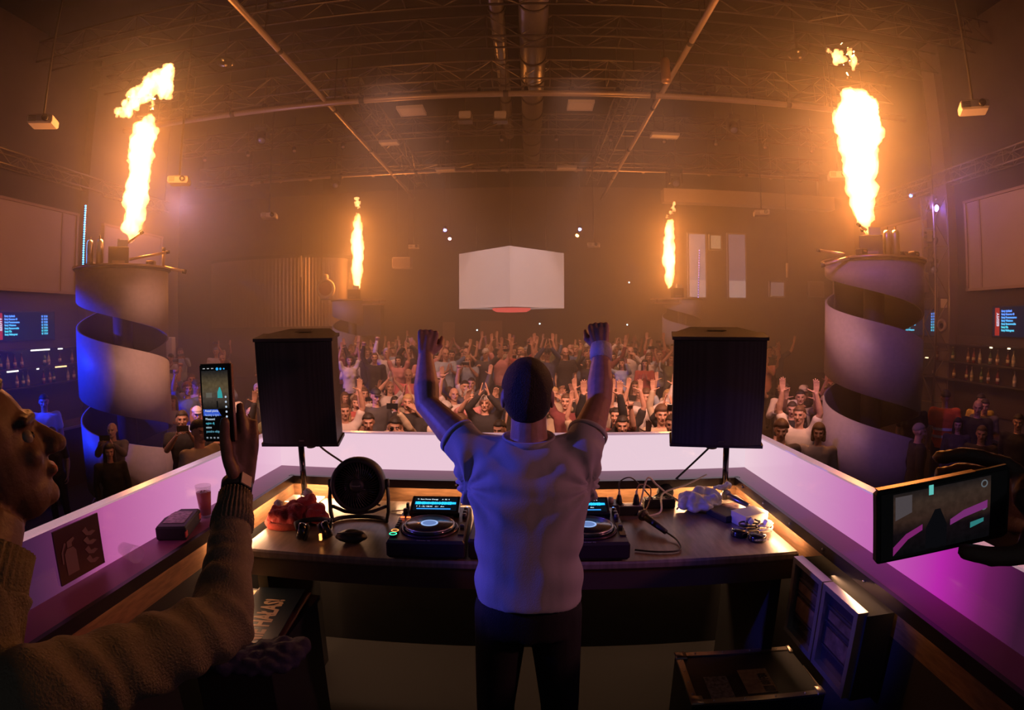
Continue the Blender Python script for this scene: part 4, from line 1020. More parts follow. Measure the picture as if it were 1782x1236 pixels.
q = MB(); q.tube([(-.115,-.02,.018),(-.08,-.075,.018),(-.02,-.088,.018),(.05,-.075,.018),(.09,-.03,.018)], .016, 10, flat=(1,1.1)); q.build('hat_brim', mat('red_knit', (.45,.06,.04), .9, bump=.7, bscale=220), r, True)
r = empty('santa_hat', (-1.08, 2.50, TZ), -.3, 'crumpled red santa hat leaning on the first, nearer the fan', 'hat')
cloth_blob(0, [((.0,0,.05),(.085,.065,.05)), ((-.03,.02,.09),(.05,.045,.045)), ((.06,-.01,.04),(.05,.05,.04))], .018, 15, .007, 9, m_redc, 'hat_cloth', r)
cloth_blob(0, [((-.055,.045,.135),(.024,.024,.02))], .005, 60, .004, 12, m_fur, 'bobble', r)
# headphones lying between hats and fan
r = empty('headphones', (-.985, 2.29, TZ), .4, 'black headphones lying in front of the red hats', 'headphones')
for s in (-1,1):
    M = XF((s*.06, 0, .042), (0, s*1.25, 0))
    c = MB().lathe([(0,-.02),(.038,-.02),(.042,0),(.038,.016),(.0,.016)], 24, M).build('ear_cup', m_gloss, r, True)
    MB().lathe([(.018,-.036),(.036,-.034),(.04,-.02),(.018,-.02)], 24, M, closed=True).build('ear_pad', m_black, c, True)
MB().tube([(-.075,.0,.05),(-.085,.06,.06),(-.05,.12,.05),(0,.14,.045),(.05,.12,.05),(.085,.06,.06),(.075,0,.05)], .008, 8, flat=(1,1.5)).build('headband', m_black, r, True)
tag(MB().box((-.93, 2.23, TZ+.035),(.01,.012,.03)).build('glow_tab', emat('ember', (1.0,.35,.08), 3)), 'small glowing orange light on the headphones', 'light')
# dark pouch
r = empty('pouch', (-.80, 2.28, TZ), .1, 'dark soft pouch lying in front of the fan', 'pouch')
cloth_blob(0, [((0,0,.025),(.075,.05,.026)), ((.02,.0,.03),(.05,.04,.024))], .006, 18, .007, 20, m_black, 'pouch_body', r)
MB().tube([(-.06,-.02,.048),(0,-.03,.054),(.06,-.015,.048)], .003, 6).build('zip', m_key, r)
# thin cables behind left player
cable([(-.66,2.72,TZ+.006),(-.6,2.78,TZ+.02),(-.5,2.74,TZ+.01),(-.45,2.6,TZ+.09)], .0035, m_wcbl, 'pale cable curling behind the left player')
cable([(-.72,2.7,TZ+.006),(-.62,2.72,TZ+.014),(-.55,2.8,TZ+.01),(-.3,2.83,TZ+.01)], .0035, m_wcbl, 'second pale cable lying behind the left player')
cable([(-.36,2.63,TZ+.09),(-.30,2.72,TZ+.12),(-.22,2.76,TZ+.1),(-.12,2.72,TZ+.03)], .004, m_wcbl, 'white cable arching from the left player towards the performer')
# power strips
def power_strip(x, y, rz, L, n, label):
    r = empty('power_strip', (x,y,TZ), rz, label, 'power strip')
    MB().box((0,0,.025),(L,.06,.05),bev=.006).build('body', m_black, r)
    MB().box((0,0,.0505),(L-.02,.045,.003)).build('top_face', mat('strip_face',(.55,.5,.45),.4), r)
    for i in range(n):
        s = MB().lathe([(.013,.052),(.019,.052),(.019,.056),(.013,.056)], 18, XF((-L/2+.035+i*(L-.07)/max(1,n-1),0,0)), closed=True).build('socket', m_key, r)
    return r
power_strip(.515, 2.70, -.05, .15, 2, 'black power strip behind the right player, two plugs upright')
power_strip(.70, 2.80, -.02, .17, 3, 'black power strip lying nearer the white plastic bag')
for (x, y, lab) in ((.465,2.70,'black plug standing in the nearer power strip, left one'), (.555,2.70,'black plug standing in the nearer power strip, right one')):
    r = empty('power_plug', (x,y,TZ+.056), 0, lab, 'plug')
    MB().tube([(0,0,0),(0,0,.025),(0,0,.05)], [.018,.016,.009], 12).build('plug_body', m_black, r, True)
    MB().tube([(0,0,.048),(0,0,.07)], .006, 8).build('strain_relief', m_wcbl, r, True)
cable([(.465,2.70,TZ+.125),(.47,2.72,TZ+.17),(.53,2.74,TZ+.185),(.60,2.76,TZ+.12),(.66,2.78,TZ+.05)], .0035, m_cbl, 'black cable looping from left plug to the far power strip')
cable([(.555,2.70,TZ+.125),(.58,2.73,TZ+.15),(.64,2.75,TZ+.12),(.62,2.72,TZ+.03),(.56,2.66,TZ+.01)], .0035, mat('brown_cable',(.3,.15,.08),.4), 'brown cable looping behind the power strips')
cable([(.56,2.66,TZ+.01),(.62,2.76,TZ+.17),(.68,2.78,TZ+.13),(.74,2.82,TZ+.075),(.81,2.78,TZ+.03),(.78,2.72,TZ+.012)], .005, m_wcbl, 'white cable arching over both power strips')
cable([(.60,2.64,TZ+.008),(.68,2.67,TZ+.02),(.72,2.80,TZ+.075),(.86,2.86,TZ+.10),(1.0,2.92,TZ+.14)], .005, m_wcbl, 'white cable rising from the power strip towards the right pole')
# dark knob of foam behind
tag(MB().lathe([(0,-.02),(.045,-.018),(.05,0),(.04,.02),(0,.022)], 20, XF((0,0,.05),(PI/2,0,0))).build('cable_reel', m_black, None, True, loc=(.76,2.90,TZ)), 'round black disc standing behind the power strips', 'disc')
# microphone on the table
def microphone(loc, rot, label, m_body, m_head, L=.16):
    r = empty('microphone', loc, rot, label, 'microphone')
    MB().lathe([(0,0),(.012,0),(.017,L*.9),(.018,L),(0,L)], 20).build('handle', m_body, r, True)
    h = MB(); h.ball((0,0,L+.022),(.027,.027,.03),20,14); h.build('mesh_head', m_head, r, True)
    MB().lathe([(.026,L+.018),(.029,L+.018),(.029,L+.026),(.026,L+.026)], 20, closed=True).build('head_band', m_body, r)
    return r
m_mesh = mat('mic_mesh', (.12,.10,.10), .4, .7, bump=1.0, bscale=500)
M_ = frame_to((.635,2.38,TZ+.022),(.565,2.52,TZ+.05))
microphone(tuple(M_.translation), tuple(M_.to_euler()), 'dark microphone lying on the table near the right player', m_black, m_mesh, .15)
cable([(.637,2.376,TZ+.022),(.67,2.30,TZ+.01),(.655,2.20,TZ+.007),(.56,2.19,TZ+.007),(.46,2.22,TZ+.007)], .004, m_cbl, 'black microphone cable curling back under the right player')
# white plastic bag
r = empty('plastic_bag', (.905, 2.73, TZ), .2, 'crumpled white plastic bag on the table below right loudspeaker', 'bag')
m_bag = mat('thin_white_plastic', (.80,.76,.72), .35, bump=.4, bscale=60, trans=.15)
cloth_blob(0, [((0,0,.035),(.125,.085,.04)), ((-.02,.02,.06),(.10,.07,.04)), ((.05,.01,.06),(.08,.06,.035))], .022, 13, .005, 31, m_bag, 'bag_film', r, 1)
cloth_blob(0, [((.16,.045,.10),(.06,.02,.014)), ((.2,.05,.105),(.02,.022,.02))], .008, 30, .005, 33, m_bag, 'bag_handle', r, 1)
# silver mic, magazines, box and odds at the right corner
M_ = frame_to((1.13,2.60,TZ+.055),(1.075,2.78,TZ+.06))
microphone(tuple(M_.translation), tuple(M_.to_euler()), 'silver handheld microphone lying on magazines by the bag', mat('satin_grey',(.22,.2,.2),.3,.7), mat('bright_mesh', (.6,.55,.5), .35, .6, bump=1.0, bscale=500), .17)
r = empty('magazine', (1.07,2.66,TZ), .35, 'dark magazine with picture cover under the silver microphone', 'magazine')
MB().box((0,0,.012),(.16,.15,.024)).build('pages', mat('page_edge',(.5,.45,.4),.7), r); MB().box((0,0,.0255),(.165,.155,.003)).build('cover', mat('cover_art',(.35,.22,.2),.25,bump=.0,bscale=30,var=.8,vscale=22), r)
r = empty('carton', (1.095,2.50,TZ), .35, 'pale flat box beside the coiled cables on the table', 'box')
MB().box((0,0,.03),(.15,.11,.06),bev=.004).build('box_body', mat('carton_white',(.68,.62,.55),.5), r); MB().box((0,0,.0612),(.152,.112,.003)).build('box_lid', mat('carton_white',(.68,.62,.55),.5), r)
r = empty('flat_box', (.995,2.60,TZ), .35, 'black flat box below the magazine on the table', 'box')
MB().box((0,0,.018),(.10,.16,.036),bev=.005).build('box_body', m_black, r)
def coil(x, y, rad, nturn, m, label, z=.006):
    pts = [(rad*(1+.08*math.sin(t*3.1))*math.cos(t), rad*.75*(1+.1*math.cos(t*2.3))*math.sin(t), z+.003*t+.006*abs(math.sin(t*1.7))) for t in [i*.35 for i in range(int(nturn*18))]]
    tag(MB().tube(pts, .0045, 7).build('cable_coil', m, None, True, loc=(x,y,TZ)), label, 'cable')
coil(1.05,2.39,.05,2.2,m_cbl,'coiled black cable beside the pale flat box'); coil(1.12,2.36,.035,2.0,m_wcbl,'small coiled white cable at the table corner')
tag(MB().box((0,0,.02),(.05,.022,.03),XF((0,0,.012),(.2,.3,.6)),bev=.004).build('charger', mat('white_charger',(.75,.7,.65),.35), None, loc=(1.13,2.38,TZ+.01)), 'white charger block beside coiled cables', 'charger')
tag(MB().box((0,0,.02),(.04,.02,.03),XF((0,0,.012),(.5,.1,1.3)),bev=.004).build('charger', mat('white_charger',(.75,.7,.65),.35), None, loc=(1.06,2.42,TZ+.012)), 'small white plug block nearest the pale flat box', 'charger')
for x, y, lab, pr in ((.985,2.345,'small black lens cap left of the round tin',0), (1.045,2.275,'round black tin with white lettering at table edge',1)):
    r = empty('round_tin', (x,y,TZ), 0, lab, 'tin')
    MB().lathe([(0,0),(.040,0),(.042,.004),(.042,.026),(.038,.03),(0,.03)], 32).build('tin_body', m_gloss, r, True)
    if pr:
        b = MB()
        text_obj('VIDEO LIGHT', .012, mat('white_print',(.7,.68,.66),.5), XF((-.032,-.0425,.014),(PI/2,0,0)), r, extrude=.0006, name='tin_lettering')
# ------------------------------------------------------------------ left ledge things
r = empty('drinking_glass', (-1.462, 2.15, LZ), 0, 'tall glass of red drink on the left booth ledge', 'glass')
m_glass = mat('clear_glass', (.75,.72,.75), .05, alpha=.16, spec=.8)
MB().lathe([(0,0),(.026,0),(.038,.15),(.0365,.15),(.025,.012),(0,.012)], 28).build('glass_wall', m_glass, r, True)
MB().lathe([(0,.013),(.0248,.013),(.0345,.118),(0,.118)], 28).build('red_drink', mat('red_drink', (.42,.015,.015), .08), r, True)
for i in range(4): MB().box((0,0,0),(.018,.018,.018),XF((.012*math.cos(i*1.6),.012*math.sin(i*1.6),.112),(i,.4*i,.3)),bev=.003).build('ice_cube', mat('ice',(.8,.5,.5),.1,trans=.5), r)
r = empty('black_case', (-1.475, 1.96, LZ), .32, 'black flat case with printed label on left booth ledge', 'case')
MB().box((0,0,.03),(.13,.24,.06),bev=.008).build('case_body', m_black, r); MB().box((0,0,.0612),(.09,.15,.002)).build('paper_label', mat('print_label',(.30,.22,.25),.5,var=.6,bscale=60,vscale=60), r)
for y in (-.12,.1): MB().box((.066,y,.03),(.004,.03,.022)).build('red_tab', mat('red_tab',(.5,.06,.06),.5), r)
r = empty('black_case', (-1.43, 2.10, LZ), -.5, 'smaller black case tucked behind the labelled one', 'case') if False else None
r = empty('tumbler', (-1.475, 1.63, LZ+.034), (PI/2*1.0, 0, 1.2), 'empty clear tumbler lying on its side on the ledge', 'glass')
MB().lathe([(0,0),(.025,0),(.034,.10),(.0325,.10),(.0238,.006),(0,.006)], 26, XF((0,0,-.05))).build('glass_wall', m_glass, r, True)
# fire extinguisher sign on the left glowing panel
r = empty('fire_extinguisher_sign', (XL+.006, 1.43, LZ+.02), (PI/2, 0, PI/2), 'dark red fire extinguisher sign on the left glowing panel', 'sign')
MB().box((0,.095,0),(.22,.19,.006)).build('sign_plate', mat('sign_red',(.045,.008,.008),.4), r)
m_sg = mat('sign_glyph', (.16,.09,.09), .5)
b = MB(); b.prism([(-.075,.025),(-.02,.025),(-.02,.10),(-.032,.115),(-.062,.115),(-.075,.10)], .0035, .005); b.prism([(-.058,.118),(-.036,.118),(-.036,.13),(-.02,.14),(-.025,.148),(-.058,.14)], .0035, .005); b.prism([(-.07,.14),(-.088,.11),(-.09,.07),(-.083,.07),(-.08,.11),(-.062,.135)], .0035, .005)
b.build('extinguisher_glyph', m_sg, r)
b = MB()
for k in range(4):
    z0 = .03+.034*k; b.prism([(.02,z0+.02),(.035,z0+.0),(.06,z0-.008),(.085,z0),(.07,z0+.008),(.05,z0+.008),(.04,z0+.028)], .0035, .005)
b.build('flame_glyph', m_sg, r)

# ------------------------------------------------------------------ cooler, flight case, placards
r = empty('drinks_cooler', (1.10, 1.70, 0), 0, 'silver framed two door drinks cooler against right booth wall', 'cooler')
MB().box((.045,0,.865),(.11,.50,.33)).build('cooler_cabinet', m_stage, r)
m_frame = mat('silver_frame', (.62,.60,.60), .3, .85)
for s in (-1,1):
    d = empty('door', (0,0,0)); d.parent = r; yc = s*.123
    fr = MB()
    for c, dd in (((-.02,yc,1.03),(.04,.238,.022)), ((-.02,yc,.72),(.04,.238,.022)), ((-.02,yc-.108,.875),(.04,.022,.29)), ((-.02,yc+.108,.875),(.04,.022,.29))): fr.box(c, dd)
    fr.build('door_frame', m_frame, d)
    MB().box((-.012,yc,.875),(.006,.2,.29)).build('door_glass', mat('cooler_glass',(.035,.03,.045),.15,coat=.5), d)
    for z in (.80,.90,.96): MB().box((-.017,yc,z),(.006,.2,.008)).build('shelf_line', m_key, d)
    bpn = MB(); bpn.box((-.018,yc+.0,.93),(.004,.17,.035)); bpn.build('sticker', mat('cooler_print',(.12,.085,.07),.4,var=.5,bscale=40,vscale=30), d)
    MB().box((-.018,yc,.845),(.004,.17,.07)).build('sticker', mat('cooler_print',(.12,.085,.07),.4), d)
r = empty('flight_case', (.95, 1.985, 0), -.05, 'black flight case with metal edges and two paper labels', 'flight case')
W_, D_, Z_ = .58, .37, .47
MB().box((0,0,Z_/2),(W_,D_,Z_),bev=.004).build('case_body', mat('case_black',(.013,.012,.012),.5), r)
m_alu = mat('case_aluminium', (.42,.34,.28), .35, .9)
for c, d in (((0,D_/2-.012,Z_),(W_,.028,.012)), ((0,-D_/2+.012,Z_),(W_,.028,.012)), ((-W_/2+.012,0,Z_),(.028,D_,.012)), ((W_/2-.012,0,Z_),(.028,D_,.012))): MB().box(c, d).build('edge_profile', m_alu, r)
for sx in (-1,1):
    for sy in (-1,1): MB().box((sx*(W_/2-.022),sy*(D_/2-.022),Z_+.004),(.055,.055,.014),bev=.006).build('corner_cap', m_alu, r, True)
rv = MB()
for i in range(4):
    for sy in (-1,1): rv.ball((-.2+i*.13,sy*(D_/2-.012),Z_+.007),.004,8,5)
    for sx in (-1,1): rv.ball((sx*(W_/2-.012),-.12+i*.08,Z_+.007),.004,8,5)
rv.build('rivets', m_chrome, r)['kind'] = 'stuff'
p = MB().box((-.155,-.085,Z_+.003),(.10,.16,.002),XF((0,0,0),(0,0,0))).build('paper_label', mat('label_grey',(.22,.19,.17),.7,var=.5,bscale=60,vscale=70), r)
p = MB().box((.02,-.055,Z_+.003),(.13,.17,.002)).build('paper_label', mat('label_tan',(.40,.27,.17),.7,var=.25,bscale=60,vscale=40), r)
text_obj('05:160', .05, m_black, XF((.035,-.005,Z_+.0045),(0,0,-PI/2+.0)), p, extrude=.0005, bold=.003, xs=.6, name='label_lettering') 
MB().box((.055,-.115,Z_+.0045),(.045,.035,.001)).build('dark_stamp', m_black, p)
# placards
def placard(loc, rot, label, m, text=None, wd=.15, ln=.46):
    r = empty('placard', loc, rot, label, 'sign')
    MB().box((0,0,0),(ln,wd,.006)).build('board', m, r)
    if text: text_obj(text, .115, mat('gold_print',(.58,.38,.24),.5), XF((-.235,-.045,.0035)), r, extrude=.0004, bold=.004, xs=.62, name='lettering')
    return r
A_ = PI/2+.12
placard((-1.07,1.90,.79), (.0,.0,A_), 'dark placard reading NIE HAŁAS! in gold capitals', mat('navy_card',(.018,.028,.04),.35), 'NIE HAŁAS!', .215, .47)
placard((-1.03,1.885,.778), (0,0,A_-.04), 'brown placard just beneath the dark lettered one', mat('brown_card',(.12,.05,.03),.5), None, .18, .5)
placard((-1.155,1.89,.766), (0,0,A_+.12), 'cream placard edge showing left of the dark one', mat('cream_card',(.62,.5,.28),.5), None, .18, .5)
r = empty('crate', (-1.11,1.9,0), 0, 'low dark crate carrying the stacked placards', 'crate')
MB().box((0,0,.375),(.34,.5,.74),bev=.01).build('crate_body', m_black, r); MB().box((0,0,.75),(.36,.52,.02)).build('crate_lid', m_black, r)
# ================================================================== people
m_skin = mat('skin', (.50,.28,.20), .5, bump=.05, bscale=120, var=.08)
m_skin_d = mat('brow_and_eye', (.07,.035,.03), .5)
m_lips = mat('lips', (.38,.12,.10), .45)
m_cloth = mat('clothing', (.5,.5,.5), .85, bump=.25, bscale=18, var=.08, objcol=True)
m_hair = mat('hair', (.1,.1,.1), .55, bump=.6, bscale=90, objcol=True)
def V(*a): return Vector(a)
def hand(b, w, d, pn, side, kind, sc=1.0, fr=.0092, thick=1.0, thumb=True):
    """palm and five fingers grown from wrist w along d; pn = palm normal (the side the fingers close to)"""
    d = Vector(d).normalized(); pn = Vector(pn); pn = (pn - d*pn.dot(d)).normalized(); s = d.cross(pn)*side   # s points to the thumb
    P = lambda a, c, e: w + (d*a + s*c + pn*e)*sc
    for c0, c1 in ((.024,.030),(.008,.010),(-.008,-.010),(-.022,-.028)):
        b.capsule(P(.0,c0*.6,0), P(.082,c1,0), .015*sc*thick, .0125*sc*thick, 8)
    b.capsule(P(.02,.0,0), P(.07,0,0), .017*sc, .016*sc, 8)
    L = ((.030,.044,.028,.022),(.010,.050,.031,.023),(-.010,.046,.029,.022),(-.029,.036,.023,.019))
    cur = {'open':(.12,.15,.1), 'fist':(1.45,1.65,1.2), 'relaxed':(.5,.6,.4), 'grip':(.9,.9,.6), 'flat':(.02,.04,.02), 'point':(.1,.1,.1), 'hold':(.55,.95,.7)}[kind]
    for i, (c, l1, l2, l3) in enumerate(L):
        cc = cur if not (kind == 'point' and i) else (1.4,1.6,1.1)
        sp = (c*3.2 if kind == 'open' else c*.3)
        p = P(.088, c, 0); a = 0
        if kind == 'fist': b.ball(P(.092-.10*abs(c-.01), c, -.004), (fr*1.12*sc,)*3, 10, 8)
        for q, l in enumerate((l1,l2,l3)):
            a += cc[q]
            dd = (d*math.cos(a) + pn*math.sin(a) + s*sp*.9*(1 if q == 0 else .8)).normalized()
            n = p + dd*l*sc; r0 = fr*sc*(1.08-.1*q); b.capsule(p, n, r0, r0*.93, 8); p = n
    if not thumb: return
    ta = {'open':(1.15,.1), 'fist':(.75,.9), 'relaxed':(.7,.35), 'grip':(.6,.75), 'flat':(.5,.1), 'point':(.75,.9), 'hold':(.30,.05)}[kind]
    p = P(.018,.026,.006)
    d1 = (d*math.cos(ta[0]) + s*math.sin(ta[0]) + pn*.25).normalized(); n = p + d1*.040*sc; b.capsule(p, n, .0135*sc, .0115*sc, 8)
    d2 = (d1*math.cos(ta[1]) + (pn*.8 - s*.4 + d*.45).normalized()*math.sin(ta[1])).normalized(); n2 = n + d2*.030*sc; b.capsule(n, n2, .0112*sc, .0105*sc, 8)
    n3 = n2 + (d2*.9 + pn*.3*ta[1]).normalized()*.024*sc; b.capsule(n2, n3, .0105*sc, .009*sc, 8)
def head(b, c, M, sc=1.0, det=True, fem=False):
    """head centred at c (mid height), face towards local -y of M"""
    T = Matrix.Translation(c) @ M.to_4x4() @ Matrix.Scale(sc, 4)
    b.ball((0,.012,.022), (.074,.094,.092), 20, 14, T)
    b.ball((0,-.012,-.02), (.064,.076,.085), 18, 12, T)
    jw = .044 if fem else .05
    b.ball((0,-.035,-.068), (jw,.046,.044), 16, 10, T)
    b.ball((0,-.066,-.088), (.022 if fem else .026,.018,.018), 12, 8, T)      # chin
    b.capsule((0,-.088,.008), (0,-.108,-.026), .009, .0145, 8, T)               # nose
    b.ball((-.011,-.098,-.030),(.009,.009,.008),8,6,T); b.ball((.011,-.098,-.030),(.009,.009,.008),8,6,T)
    for s in (-1,1):
        b.capsule((s*.012,-.086,.026), (s*.044,-.074,.026), .009, .008, 8, T)   # brow ridge
        b.ball((s*.034,-.066,-.022), (.021,.017,.018), 10, 8, T)                # cheek
        b.ball((s*.076,.012,-.008), (.009,.018,.030), 8, 8, T)                  # ear
    b.capsule((-.018,-.086,-.056), (.018,-.086,-.056), .0085, .0085, 8, T)       # mouth
    return T
def paint_face(me, T, eyes=True):
    Ti = T.inverted()
    for p in me.polygons:
        q = Ti @ p.center
        if abs(q.z) < .13 and q.y < -.045 and abs(q.x) < .06:
            ax = abs(q.x)
            if eyes and ((ax-.031)/.015)**2 + ((q.z-.005)/.0065)**2 < 1: p.material_index = 1
            elif .012 < ax < .050 and .020 < q.z - .06*(.03-abs(ax-.03)) < .029: p.material_index = 1
            elif ax < .023 and abs(q.z+.056) < .0065 and q.y < -.07: p.material_index = 2
def eyes_mesh(T):
    q = MB()
    for s in (-1,1):
        q.ball((s*.031,-.0680,.004), .0115, 16, 12, T); q.ball((s*.031,-.0770,.004), (.0055,.0045,.0055), 12, 8, T, 1)
    return q.mesh('eyes', [mat('eye_white',(.28,.25,.22),.3), mat('eye_dark',(.02,.012,.01),.1)], True)
SKEL = dict(sh=(.185,.0,1.43), hip=(.09,.0,.93), knee=(.11,-.03,.50), ank=(.12,.03,.09))
def arm_pts(side, pose):
    # pose gives elbow and wrist in a frame for the +x side; mirrored for side=-1
    sh = V(side*.185, .0, 1.43 + (.035 if pose['el'][2] > 1.5 else 0))
    el = V(side*pose['el'][0], pose['el'][1], pose['el'][2]); wr = V(side*pose['wr'][0], pose['wr'][1], pose['wr'][2])
    return sh, el, wr
def torso(b, inf=0.0, fem=False, low=.86):
    k = .93 if fem else 1.0
    rings = [(0,0,low,.150+inf,.105+inf),(0,0,.93,.165+inf,.118+inf),(0,0,1.0,.158*k+inf,.112+inf),(0,0,1.10,.145*k+inf,.102+inf),(0,0,1.22,.158*k+inf,.112+inf),
             (0,-.004,1.33,.176*k+inf,.120+inf),(0,-.002,1.40,.172*k+inf,.108+inf),(0,.002,1.445,.135*k+inf,.088+inf),(0,.004,1.48,.075+inf,.065+inf)]
    b.rings(rings, 24, p=2.3)
    if fem:
        for s in (-1,1): b.ball((s*.07,-.085,1.28),(.058+inf,.05+inf,.055+inf),14,10)
def arms(b, L, Rr, inf=0.0, fem=False, upto='wrist', hands=True, fr=.0098):
    k = .86 if fem else 1.0
    for side, pose in ((1, L), (-1, Rr)):
        sh, el, wr = arm_pts(side, pose)
        b.ball(sh, .058*k+inf, 14, 10)
        b.capsule(V(side*.10,0,1.40), sh, .07*k+inf, .06*k+inf, 12)
        if upto == 'half':
            b.capsule(sh, sh.lerp(el,.62), .056*k+inf, .050*k+inf*1.35, 14); continue
        b.capsule(sh, el, .054*k+inf, .040*k+inf, 14)
        m_ = el.lerp(wr,.3); b.capsule(el, m_, .041*k+inf, .043*k+inf, 14)
        b.capsule(m_, wr if upto == 'wrist' else el.lerp(wr,.94), .043*k+inf, .0265*k+inf, 14)
        if hands and upto == 'wrist' and inf == 0:
            hd = Vector(pose.get('hd', (0,0,1))); hd.x *= side; pn = Vector(pose.get('pn', (0,-1,0))); pn.x *= side
            # thumb points to the inner side for palms facing forward
            tdir = hd.normalized().cross(pn.normalized()); want = Vector((-side*pose.get('th',1.0),0,0))
            sgn = 1 if tdir.dot(want) > 0 else -1
            hand(b, wr, hd, pn, sgn, pose.get('hk','open'), 1.0*(.92 if fem else 1), fr)
def legs(b, inf=0.0):
    for s in (-1,1):
        h = V(s*.09,0,.93); k_ = V(s*.105,-.02,.50); a = V(s*.12,.02,.09)
        b.capsule(h, k_, .085+inf, .055+inf, 14); b.capsule(k_, a, .055+inf, .040+inf, 14)
def shoes(b):
    for s in (-1,1): b.capsule(V(s*.12,.03,.045), V(s*.135,-.13,.035), .045, .038, 12)
UP = dict(el=(.27,-.03,1.70), wr=(.22,-.08,1.95), hd=(0,-.05,1), pn=(0,-1,.0), hk='open')
UPW = dict(el=(.38,-.06,1.62), wr=(.44,-.10,1.86), hd=(.1,-.05,1), pn=(0,-1,0), hk='open')
FIST = dict(el=(.28,-.05,1.68), wr=(.24,-.10,1.93), hd=(0,0,1), pn=(0,-1,0), hk='fist')
DOWN = dict(el=(.24,.03,1.15), wr=(.23,-.06,.90), hd=(0,-.1,-1), pn=(-1,0,0), hk='relaxed', th=0)
CLAPH = dict(el=(.24,-.14,1.60), wr=(.07,-.20,1.80), hd=(-.25,-.1,1), pn=(-1,0,0), hk='flat', th=0)
CLAPC = dict(el=(.23,-.12,1.20), wr=(.06,-.30,1.30), hd=(-.2,-.3,.9), pn=(-1,0,0), hk='flat', th=0)
FILM = dict(el=(.22,-.16,1.30), wr=(.10,-.32,1.48), hd=(-.35,-.25,.9), pn=(-.8,-.2,0), hk='grip', th=0)
FILMH = dict(el=(.20,-.20,1.58), wr=(.10,-.32,1.80), hd=(-.3,-.2,.9), pn=(-.8,-.2,0), hk='grip', th=0)
BENT = dict(el=(.30,.0,1.22), wr=(.16,-.20,1.32), hd=(-.5,-.3,.7), pn=(-1,0,.2), hk='relaxed', th=0)
FACE = dict(el=(.30,-.10,1.36), wr=(.12,-.15,1.55), hd=(-.6,.0,.6), pn=(-.6,.6,0), hk='relaxed', th=0)
REACH = dict(el=(.25,-.24,1.50), wr=(.22,-.42,1.68), hd=(0,-.4,.9), pn=(0,-.9,-.3), hk='open')
POINT = dict(el=(.27,-.18,1.58), wr=(.26,-.30,1.82), hd=(0,-.3,1), pn=(0,-1,0), hk='point')
POSES = {
 'both_up': (UP, UP, .0, 0, 'both hands raised'),
 'wide': (UPW, UPW, .0, .1, 'arms spread high'),
 'right_fist': (DOWN, FIST, .0, .05, 'one fist raised'),
 'left_up': (UPW, BENT, .1, 0, 'one hand raised'),
 'clap_high': (CLAPH, CLAPH, .0, 0, 'clapping overhead'),
 'clap_chest': (CLAPC, CLAPC, .05, 0, 'clapping at chest'),
 'film': (FILM, FILM, .0, 0, 'filming with phone'),
 'film_high': (FILMH, DOWN, .1, 0, 'phone held high'),
 'still': (DOWN, DOWN, .15, 0, 'arms down'),
 'reach': (REACH, REACH, .0, -.05, 'reaching forward'),
 'point': (POINT, DOWN, -.1, 0, 'pointing upward'),
 'face': (FACE, BENT, .1, .1, 'hand near face'),
}
def body_set(pose, fem, voxel=.0085):
    L, Rr, ht, hr, desc = POSES[pose]
    b = MB(); torso(b, 0, fem); arms(b, L, Rr, 0, fem); legs(b)
    b.tube([(0,.005,1.46),(0,-.005,1.58)], [.056,.052], 14) if not fem else b.tube([(0,.005,1.46),(0,-.005,1.58)], [.047,.044], 14)
    Mh = (Matrix.Rotation(hr,3,'Y') @ Matrix.Rotation(ht,3,'X'))
    T = head(b, V(0,-.012,1.655), Mh, .97 if fem else 1.02, fem=fem)
    me = remesh(b, voxel, 1, 'body', [m_skin, m_skin_d, m_lips], .4); paint_face(me, T)
    out = {'body': me, 'T': T}
    for nm, up in (('tee','half'), ('long','cuff')):
        q = MB(); torso(q, .013, fem); arms(q, L, Rr, .012, fem, up, False)
        out[nm] = remesh(q, .016, 2, 'shirt', [m_cloth])
        mm = out[nm]; nr = [v.normal.copy() for v in mm.vertices]
        for v, nn in zip(mm.vertices, nr): v.co += nn*(.006*noise.noise(v.co*14)+.003)
    return out
def trousers_mesh():
    q = MB(); legs(q, .016); q.rings([(0,0,.86,.16,.115),(0,0,.93,.178,.13),(0,0,1.0,.172,.124)], 20, p=2.3)
    return remesh(q, .018, 2, 'trousers', [m_cloth])
def shoes_mesh(): q = MB(); shoes(q); return q.mesh('shoes', [m_black], True)
